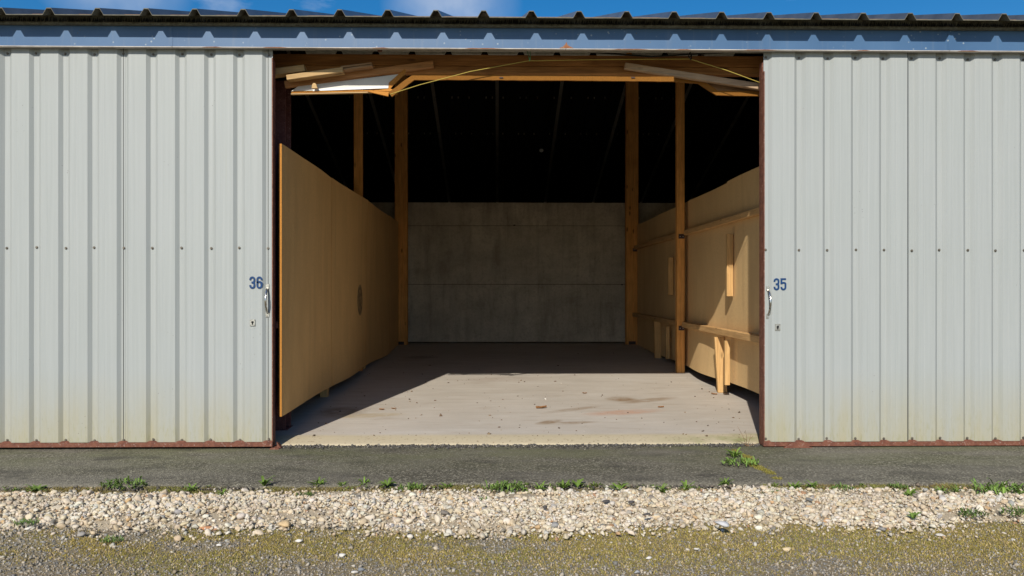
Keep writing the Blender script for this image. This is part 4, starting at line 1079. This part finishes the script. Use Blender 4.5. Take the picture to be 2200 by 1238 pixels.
def grit():
    n = 60000
    y = -1.66 - 1.2 * rng.random(n) ** 1.0; x = rng.uniform(-3.4, 3.6, n)
    m_ = mossmask(x, y); keep = rng.random(n) < (0.9 - 0.62 * m_); x, y = x[keep], y[keep]; n = len(x)
    size = np.clip(rng.lognormal(math.log(0.0046), 0.42, n), 0.002, 0.016)
    base = np.array([[0.33, 0.295, 0.24], [0.25, 0.24, 0.22], [0.42, 0.36, 0.27], [0.32, 0.255, 0.17], [0.48, 0.43, 0.35], [0.17, 0.165, 0.155]])
    tint = base[rng.choice(6, n, p=[0.28, 0.2, 0.2, 0.14, 0.1, 0.08])] * rng.uniform(0.8, 1.2, (n, 1))
    z = gz(x, y) + size * 0.3
    A = scatter(OSH, OF, np.stack([x, y, z], 1), size, tint, 0.7)
    # stray limestone pieces thrown out of the strip
    k = 480; xx = rng.uniform(-3.4, 3.6, k); yy = -1.74 - np.abs(rng.normal(0, 0.25, k)); s2 = np.clip(rng.lognormal(math.log(0.0095), 0.35, k), 0.005, 0.022)
    B = scatter(SH1, IF1, np.stack([xx, yy, gz(xx, yy) + s2 * 0.25], 1), s2, stone_tints(k) * 0.78, 0.4)
    # crumbs along the seam between floor lip and asphalt, and along the broken edge
    k = 6000; xx = rng.uniform(-1.65, 1.95, k); cl_ = fbm(xx * 3, xx * 0, 83); kk = rng.random(k) < np.clip((cl_ - 0.25) * 2.2, 0.1, 1); xx = xx[kk]; k = len(xx); yy = 0.115 - np.abs(rng.normal(0, 0.04, k)) * (0.4 + 1.4 * fbm(xx * 3, xx * 0, 83)); s3 = np.clip(rng.lognormal(math.log(0.0055), 0.4, k), 0.002, 0.014)
    dk = np.array([[0.07, 0.066, 0.06], [0.12, 0.115, 0.105], [0.22, 0.20, 0.17], [0.42, 0.38, 0.30]])[rng.choice(4, k, p=[0.5, 0.3, 0.15, 0.05])]
    Cc = scatter(OSH, OF, np.stack([xx, yy, np.full(k, -0.034) + s3 * 0.5], 1), s3, dk, 0.8)
    k = 2600; xx = rng.uniform(-4.5, 4.8, k); yy = edge_y(xx) - np.abs(rng.normal(0, 0.035, k)); s4 = np.clip(rng.lognormal(math.log(0.006), 0.45, k), 0.002, 0.02)
    dk = np.array([[0.07, 0.066, 0.06], [0.13, 0.115, 0.095], [0.20, 0.16, 0.12], [0.5, 0.44, 0.34]])[rng.choice(4, k, p=[0.35, 0.3, 0.2, 0.15])]
    D = scatter(OSH, OF, np.stack([xx, yy, np.full(k, -0.072) + s4 * 0.4], 1), s4, dk, 0.8)
    V = []; T = []; C = []; off = 0
    for q_ in (A, B, Cc, D):
        V.append(q_[0]); T.append(q_[1] + off); C.append(q_[2]); off += len(q_[0])
    o = link('grit', tri_mesh('grit', np.concatenate(V), np.concatenate(T), M['stone'], np.concatenate(C)))
    tag(o, 'fine grey grit scattered over the ground in front', 'grit', kind='stuff')
grit()
def blades(x, y, z, h, wd, tint):
    n = len(x); a = rng.uniform(0, 2 * np.pi, n); lean = rng.uniform(0.2, 1.1, n) * h; la = rng.uniform(0, 2 * np.pi, n)
    bx, by = np.cos(a) * wd, np.sin(a) * wd
    V = np.stack([np.stack([x - bx, y - by, z], 1), np.stack([x + bx, y + by, z], 1), np.stack([x + np.cos(la) * lean * 0.45 + bx * 0.7, y + np.sin(la) * lean * 0.45 + by * 0.7, z + h * 0.65], 1), np.stack([x + np.cos(la) * lean, y + np.sin(la) * lean, z + h], 1)], 1)
    T = np.array([[0, 1, 2], [0, 2, 3]])[None] + (np.arange(n) * 4)[:, None, None]
    return V.reshape(-1, 3), T.reshape(-1, 3), np.repeat(tint, 4, axis=0)
def moss():
    n = 260000
    x = rng.uniform(-3.4, 3.6, n); y = rng.uniform(-2.85, -1.58, n)
    m_ = mossmask(x, y); k = rng.random(n) < m_ * 0.95; x, y = x[k], y[k]; n = len(x)
    g_ = fbm(x * 2.5 + 8, y * 4, 91)[:, None]
    t1 = np.array([0.37, 0.275, 0.070]); t2 = np.array([0.21, 0.21, 0.045]); t3 = np.array([0.48, 0.36, 0.17])
    tint = t1 * (1 - g_) + t2 * g_; tint = np.where(rng.random((n, 1)) < 0.25, t3, tint) * rng.uniform(0.75, 1.25, (n, 1))
    A = blades(x, y, gz(x, y) - 0.001, rng.uniform(0.004, 0.013, n), rng.uniform(0.0012, 0.0028, n), tint)
    # drier cushions along the broken asphalt edge
    n = 42000; x = rng.uniform(-4.2, 4.5, n); y = edge_y(x) + 0.004 - np.abs(rng.normal(0, 0.065, n))
    k = (fbm(x * 2.6, y * 6, 95) > 0.43); x, y = x[k], y[k]; n = len(x)
    g_ = fbm(x * 5, y * 5, 97)[:, None]
    tint = (np.array([0.30, 0.20, 0.09]) * (1 - g_) + np.array([0.19, 0.22, 0.05]) * g_) * rng.uniform(0.7, 1.25, (n, 1))
    B = blades(x, y, np.full(n, -0.076), rng.uniform(0.006, 0.022, n), rng.uniform(0.001, 0.0026, n), tint)
    # moss filling the crack that crosses the apron
    n = 2600; t = rng.random(n); p0, p1 = atground(1578, 968, -0.036), atground(1668, 1030, -0.055)
    x = p0.x + (p1.x - p0.x) * t + rng.normal(0, 0.017, n) + 0.02 * np.sin(t * 9); y = p0.y + (p1.y - p0.y) * t + rng.normal(0, 0.012, n)
    k = fbm(t * 11, t * 0, 99) > 0.46; x, y, t = x[k], y[k], t[k]; n = len(x)
    tint = np.array([0.27, 0.235, 0.05]) * rng.uniform(0.75, 1.25, (n, 1))
    Cc = blades(x, y, -0.034 - 0.022 * np.clip(-y, 0, 2), rng.uniform(0.004, 0.014, n), rng.uniform(0.0012, 0.0026, n), tint)
    V = []; T = []; C = []; off = 0
    for q_ in (A, B, Cc):
        V.append(q_[0]); T.append(q_[1] + off); C.append(q_[2]); off += len(q_[0])
    o = link('moss', tri_mesh('moss', np.concatenate(V), np.concatenate(T), M['moss'], np.concatenate(C)))
    tag(o, 'olive moss and dry stubble growing over the gritty ground', 'moss', kind='stuff')
moss()

# single stones and fragments lying clear of the strip
def loose(u, v, size, tint, label, flat=(1, 0.8, 0.6), seed=0, z=-0.078, cat='stone', name='loose_stone'):
    r = np.random.default_rng(seed + 100); s = stone_shape(IV, r) * np.array(flat) * size
    a = r.uniform(-0.5, 0.5); s = s @ np.array([[math.cos(a), -math.sin(a), 0], [math.sin(a), math.cos(a), 0], [0, 0, 1]]).T
    if -0.06 < z < -0.04: z += 0.016; size_ = 1.25; s = s * size_
    p_ = atground(u, v, z); s[:, 2] -= s[:, 2].min() + size * 0.12
    me = tri_mesh(name, s, IF, M['stone'], np.tile(np.array(tint), (len(s), 1)))
    return tag(link(name, me, None, (p_.x, p_.y, z)), label, cat, 'stones lying loose on the ground')
W_ = (0.74, 0.70, 0.63); TAN = (0.66, 0.52, 0.32); GR = (0.36, 0.36, 0.36); DK = (0.075, 0.07, 0.07)
loose(440, 1136, 0.040, (0.52, 0.25, 0.12), 'flat orange brick fragment at the near edge of the gravel', (1, 0.7, 0.35), 1, -0.07)
loose(615, 1128, 0.046, (0.62, 0.45, 0.25), 'large orange-tan stone at the near edge of the gravel', (1, 0.8, 0.7), 2, -0.07)
loose(1690, 1182, 0.028, TAN, 'tan rounded stone on the moss below door 35', (1, 0.8, 0.8), 3)
loose(737, 1197, 0.021, W_, 'white stone on the moss, nearest the camera of the white stones', (1, 0.8, 0.8), 4)
loose(642, 1164, 0.026, W_, 'flat white stone on the moss just below the orange-tan stone', (1, 0.7, 0.6), 5)
loose(472, 1172, 0.016, W_, 'small white stone on green moss below the orange brick fragment', (1, 0.9, 0.8), 6)
loose(62, 1137, 0.030, W_, 'flat white stone at the gravel edge near the left picture border', (1, 0.8, 0.6), 7)
loose(1552, 1130, 0.036, (0.60, 0.60, 0.60), 'large pale grey stone lying in the gravel under the steel edge of door 35', (1, 0.8, 0.7), 8, -0.052)
loose(1390, 1107, 0.020, DK, 'black asphalt lump in the middle of the gravel, larger of the nearby dark pair', (1, 0.8, 0.8), 9, -0.042)
loose(1357, 1081, 0.018, DK, 'black angular lump in the gravel, farther one of the nearby dark pair', (1, 0.7, 0.8), 10, -0.045)
loose(1171, 1093, 0.015, DK, 'small dark upright lump in the gravel below the middle of the opening', (0.8, 0.8, 1.2), 11, -0.045)
loose(1738, 1077, 0.017, (0.16, 0.16, 0.155), 'dark grey rounded stone in the gravel below the first ribs of door 35', (1, 0.9, 0.9), 12, -0.045)
loose(1302, 1079, 0.018, DK, 'flat black lump near the asphalt edge below the opening', (1.2, 0.8, 0.6), 13, -0.05)
loose(1368, 1232, 0.020, GR, 'grey pebble at the bottom border below the opening', (1, 0.8, 0.6), 14)
loose(775, 1226, 0.018, (0.20, 0.215, 0.23), 'slate-blue pebble beside the nearest white stone', (1, 0.9, 0.8), 15)
loose(762, 1231, 0.018, W_, 'white pebble at the bottom border touching the slate-blue one', (1, 0.8, 0.7), 16)
loose(2022, 1151, 0.030, (0.66, 0.61, 0.54), 'flat pale slab of stone on the moss at the right', (1, 0.6, 0.4), 17)
loose(1393, 1200, 0.016, W_, 'white stone alone on the moss below the opening', (1, 0.9, 0.8), 18)
loose(1496, 1181, 0.018, (0.68, 0.64, 0.56), 'cream stone on the moss left of the tan rounded stone', (1, 0.7, 0.7), 19)
loose(1412, 957, 0.014, (0.60, 0.52, 0.42), 'small pale pebble on the asphalt by the floor lip', (1, 0.8, 0.6), 20, -0.034)

# ================================================================== WEEDS
def leaf_strip(V, T, C, base, ang, length, wd, rise, droop, col, fold=0.25):
    k = len(V); d = np.array([math.cos(ang), math.sin(ang), 0]); s = np.array([-d[1], d[0], 0])
    prof = [0.35, 1.0, 0.85, 0.05]
    for i, t in enumerate((0.0, 0.4, 0.75, 1.0)):
        p_ = np.array(base) + d * length * t + np.array([0, 0, rise * math.sin(t * math.pi * 0.6) * length - droop * t * t * length])
        w2 = wd * prof[i]
        for q_ in (-1, 0, 1): V.append(p_ + s * w2 * q_ + np.array([0, 0, abs(q_) * w2 * fold])); C.append(np.array(col) * (1.12 if q_ == 0 else 0.95))
    for i in range(3):
        a = k + i * 3
        for q_ in (0, 1): T.append((a + q_, a + q_ + 1, a + q_ + 4)); T.append((a + q_, a + q_ + 4, a + q_ + 3))
def weed(u, v, kind, size, label, z=-0.07, bright=1.0, name='weed'):
    size *= 1.35; bright *= 1.08; v += 6
    p_ = atground(u, v, z); V = []; T = []; C = []
    g0 = np.array([0.125, 0.205, 0.030]) * bright; g1 = np.array([0.075, 0.130, 0.030]) * bright
    rnd = random.random
    if kind == 'clump': size *= 1.05; bright *= 1.15; g0 = g0 * 1.15; g1 = g1 * 1.15
    if kind == 'rosette':
        for i in range(int(14)):
            col = g0 * (0.8 + 0.5 * rnd()); leaf_strip(V, T, C, (0.004 * (rnd() - .5), 0.004 * (rnd() - .5), 0.002), rnd() * 6.28, size * (0.6 + 0.5 * rnd()), size * 0.13, 0.35 + 0.5 * rnd(), 0.2 * rnd(), col)
    elif kind == 'clump':
        for i in range(int(70 + 700 * size)):
            a = rnd() * 6.28; r_ = size * math.sqrt(rnd()); col = (g1 + (g0 - g1) * rnd()) * (0.75 + 0.5 * rnd())
            b = (r_ * math.cos(a) * 1.25, r_ * math.sin(a) * 0.7, rnd() * size * 0.45 * (1 - 0.6 * r_ / size))
            leaf_strip(V, T, C, b, rnd() * 6.28, size * (0.16 + 0.22 * rnd()), size * 0.035 + 0.0012, 0.4 + 0.9 * rnd(), 0.3 * rnd(), col)
    elif kind == 'tuft':
        for i in range(26):
            col = g0 * (0.8 + 0.5 * rnd()); leaf_strip(V, T, C, (size * 0.5 * (rnd() - .5), size * 0.3 * (rnd() - .5), 0.0), rnd() * 6.28, size * (0.5 + 0.6 * rnd()), size * 0.085, 0.25 + 0.6 * rnd(), 0.3 * rnd(), col)
    me = tri_mesh(name, np.array(V), T, M['plant'], np.clip(np.array(C), 0, 1))
    return tag(link(name, me, None, (p_.x, p_.y, z)), label, 'weed', 'weeds along the asphalt edge')
weed(265, 1043, 'clump', 0.075, 'wide feathery green weed at the asphalt edge under the seam of door 36')
weed(410, 1050, 'tuft', 0.045, 'leafy weed at the asphalt edge, next right of the wide feathery one')
weed(567, 1039, 'rosette', 0.050, 'star-shaped rosette weed at the asphalt edge under the handle of door 36', z=-0.062)
weed(55, 1122, 'clump', 0.036, 'small green weed in the gravel at the far left', z=-0.055)
weed(80, 1050, 'tuft', 0.05, 'sparse grassy weed at the asphalt edge, leftmost of all', bright=0.8)
weed(480, 1057, 'tuft', 0.036, 'low weed just inside the gravel, left of the star-shaped rosette', z=-0.065)
weed(686, 1040, 'tuft', 0.052, 'green tuft at the asphalt edge below the front edge of the smooth wall')
weed(735, 1040, 'tuft', 0.034, 'tiny green tuft right of the tuft below the smooth wall')
weed(655, 1060, 'clump', 0.030, 'dark feathery weed in the gravel below the smooth wall', z=-0.06, bright=0.7)
weed(785, 1038, 'tuft', 0.042, 'flat spreading weed at the asphalt edge, left of the bright rosette')
weed(832, 1040, 'rosette', 0.046, 'bright rosette weed at the asphalt edge left of the middle', z=-0.062)
weed(884, 1047, 'clump', 0.048, 'leafy weed clump right of the bright rosette')
weed(963, 1043, 'tuft', 0.034, 'small weed between the leafy clump and the large central one')
weed(1085, 1049, 'clump', 0.070, 'large dark green weed clump at the asphalt edge below the middle')
weed(1042, 1072, 'clump', 0.030, 'small weed in the gravel below the large central clump', z=-0.06)
weed(1158, 1047, 'tuft', 0.040, 'short tuft right of the large central clump')
weed(1212, 1043, 'tuft', 0.048, 'soft green tuft, left of two neighbouring tufts below the opening')
weed(1241, 1042, 'rosette', 0.042, 'upright leafy weed, right of two neighbouring tufts below the opening')
weed(1330, 1050, 'rosette', 0.052, 'spreading weed among pale stones below the floor stains')
weed(1425, 1052, 'tuft', 0.044, 'low leafy weed left of the tuft by the crack')
weed(1475, 1047, 'tuft', 0.048, 'pointed tuft at the asphalt edge left of the cracked spot')
weed(1560, 1037, 'tuft', 0.040, 'tuft at the asphalt edge just left of the mossy crack')
weed(1578, 975, 'tuft', 0.055, 'yellow-green tuft at the top of the crack in the asphalt', z=-0.036, bright=1.25)
weed(1592, 994, 'clump', 0.066, 'bright leafy weed growing out of the crack in the asphalt', z=-0.038, bright=1.35)
weed(1660, 1058, 'clump', 0.034, 'small clump below the end of the mossy crack')
weed(1704, 1046, 'tuft', 0.048, 'tuft at the asphalt edge below the lock of door 35')
weed(1745, 1044, 'tuft', 0.046, 'narrow tuft, second right of the mossy crack end')
weed(1808, 1047, 'clump', 0.042, 'bright spreading weed at the asphalt edge below door 35')
weed(1930, 1043, 'clump', 0.036, 'weed with brown dead stems at the asphalt edge', bright=0.9)
weed(1952, 1063, 'rosette', 0.048, 'rosette weed growing in the gravel below the seam of door 35', z=-0.06)
weed(2024, 1055, 'tuft', 0.040, 'bright tuft left of the large right-hand clump')
weed(2054, 1052, 'tuft', 0.036, 'small tuft touching the large right-hand clump')
weed(2155, 1058, 'clump', 0.095, 'largest bright green weed clump at the right', bright=1.2)
weed(2090, 1103, 'clump', 0.045, 'dark feathery weed in the gravel below the largest clump', z=-0.055, bright=0.75)
weed(2186, 1101, 'clump', 0.046, 'dark weed in the gravel at the right picture border', z=-0.055, bright=0.8)
weed(1962, 1110, 'rosette', 0.034, 'small rosette in the middle of the gravel at the right', z=-0.055)
weed(240, 1158, 'clump', 0.03, 'low green patch on the moss below door 36', bright=0.8)

def seedlings():
    V = []; T = []; C = []
    for i in range(230):
        x = random.uniform(-4.0, 4.3); y = float(edge_y(np.array([x]))[0]) - abs(random.gauss(0, 0.05)) + 0.005
        if float(fbm(np.array([x * 1.7]), np.array([3.0]), 121)[0]) < 0.42: continue
        sz = random.uniform(0.012, 0.034)
        for k in range(random.randint(5, 11)):
            col = np.array([0.14, 0.21, 0.035]) * random.uniform(0.7, 1.4)
            leaf_strip(V, T, C, (x + random.uniform(-.006, .006), y + random.uniform(-.004, .004), -0.074), random.random() * 6.28, sz * random.uniform(0.6, 1.2), sz * 0.14, random.uniform(0.3, 1.0), 0.25 * random.random(), col)
    o = link('seedlings', tri_mesh('seedlings', np.array(V), T, M['plant'], np.clip(np.array(C), 0, 1)))
    tag(o, 'tiny green seedlings sprinkled along the asphalt edge', 'seedlings', kind='stuff')
seedlings()

# dead stems at the corner of the floor
m = MB(); c0 = atfloor(1606, 952); c0.z = -0.03
for (du, dv, k) in ((-22, -42, 0), (-12, -20, 1), (14, -20, 2), (20, -8, 3), (-25, -12, 4), (6, -26, 5), (-6, -34, 6)):
    e_ = c0 + Vector((du / 285, random.uniform(-0.05, 0.03), -dv / 285)); mid = c0.lerp(e_, 0.5) + Vector((random.uniform(-.008, .008), 0, random.uniform(0, .012)))
    m.tube([c0 + Vector((random.uniform(-.01, .01), 0, 0)), mid, e_], [0.0022, 0.0016, 0.0009], 5)
tag(m.build('dead_weed', M['dead'], None, origin=c0), 'dry brown dead weed at the floor corner by door 35', 'weed')

# ================================================================== LITTER ON THE FLOOR
def dry_leaf(u, v, size, label, seed):
    r = random.Random(seed); p_ = atfloor(u, v); V = []; F = []; n = 7; k = 5
    for i in range(n):
        t = i / (n - 1); wd = math.sin(math.pi * (0.08 + 0.86 * t)) ** 0.8 * 0.42 * (1 + 0.25 * r.uniform(-1, 1))
        for j in range(k):
            s = (j / (k - 1) - 0.5) * 2
            V.append(((t - 0.5) * size * 2, s * wd * size, size * (0.10 + 0.32 * s * s + 0.25 * abs(t - 0.5) + 0.08 * r.random())))
    for i in range(n - 1):
        for j in range(k - 1): F.append((i * k + j, i * k + j + 1, (i + 1) * k + j + 1, (i + 1) * k + j))
    me = bpy.data.meshes.new('dry_leaf'); me.from_pydata(V, [], F); me.materials.append(M['leaf_dry'])
    o = link('dry_leaf', me, None, (p_.x, p_.y, p_.z - size * 0.06)); o.rotation_euler = (r.uniform(-.1, .1), r.uniform(-.1, .1), r.uniform(-0.5, 0.5))
    return tag(o, label, 'leaf', 'dry leaves on the floor')
dry_leaf(1163, 878, 0.050, 'largest curled brown leaf in the middle of the sunlit floor', 1)
dry_leaf(1256, 846, 0.026, 'small curled leaf on the sunlit floor beyond the largest leaf', 2)
dry_leaf(1420, 876, 0.028, 'flat dark leaf on the floor near the sunlit strut', 3)
dry_leaf(820, 881, 0.026, 'orange-brown leaf near the shadow edge on the left of the floor', 4)
dry_leaf(846, 879, 0.024, 'grey-brown leaf right of the orange-brown one', 5)
dry_leaf(1534, 848, 0.030, 'pale crumpled leaf at the foot of the sunlit strut', 6)
def debris():
    n = 330; u = rng.uniform(640, 1620, n); v = 742 + 195 * rng.random(n) ** 0.75
    pts = np.array([tuple(atfloor(a, b)) for a, b in zip(u, v)])
    k = (pts[:, 0] > -1.6) & (pts[:, 0] < 2.2) & (pts[:, 1] < 7.6); pts = pts[k]; n = len(pts)
    s = np.clip(rng.lognormal(math.log(0.0062), 0.5, n), 0.003, 0.02)
    tint = np.array([[0.10, 0.07, 0.045], [0.16, 0.10, 0.06], [0.24, 0.17, 0.10], [0.6, 0.56, 0.5]])[rng.choice(4, n, p=[0.45, 0.3, 0.18, 0.07])]
    pts[:, 2] += s * 0.25
    A = scatter(OSH, OF, pts, s, tint, 0.3)
    o = link('floor_crumbs', tri_mesh('floor_crumbs', A[0], A[1], M['debris'], A[2])); tag(o, 'dark crumbs and leaf bits scattered on the concrete floor', 'debris', kind='stuff')
debris()
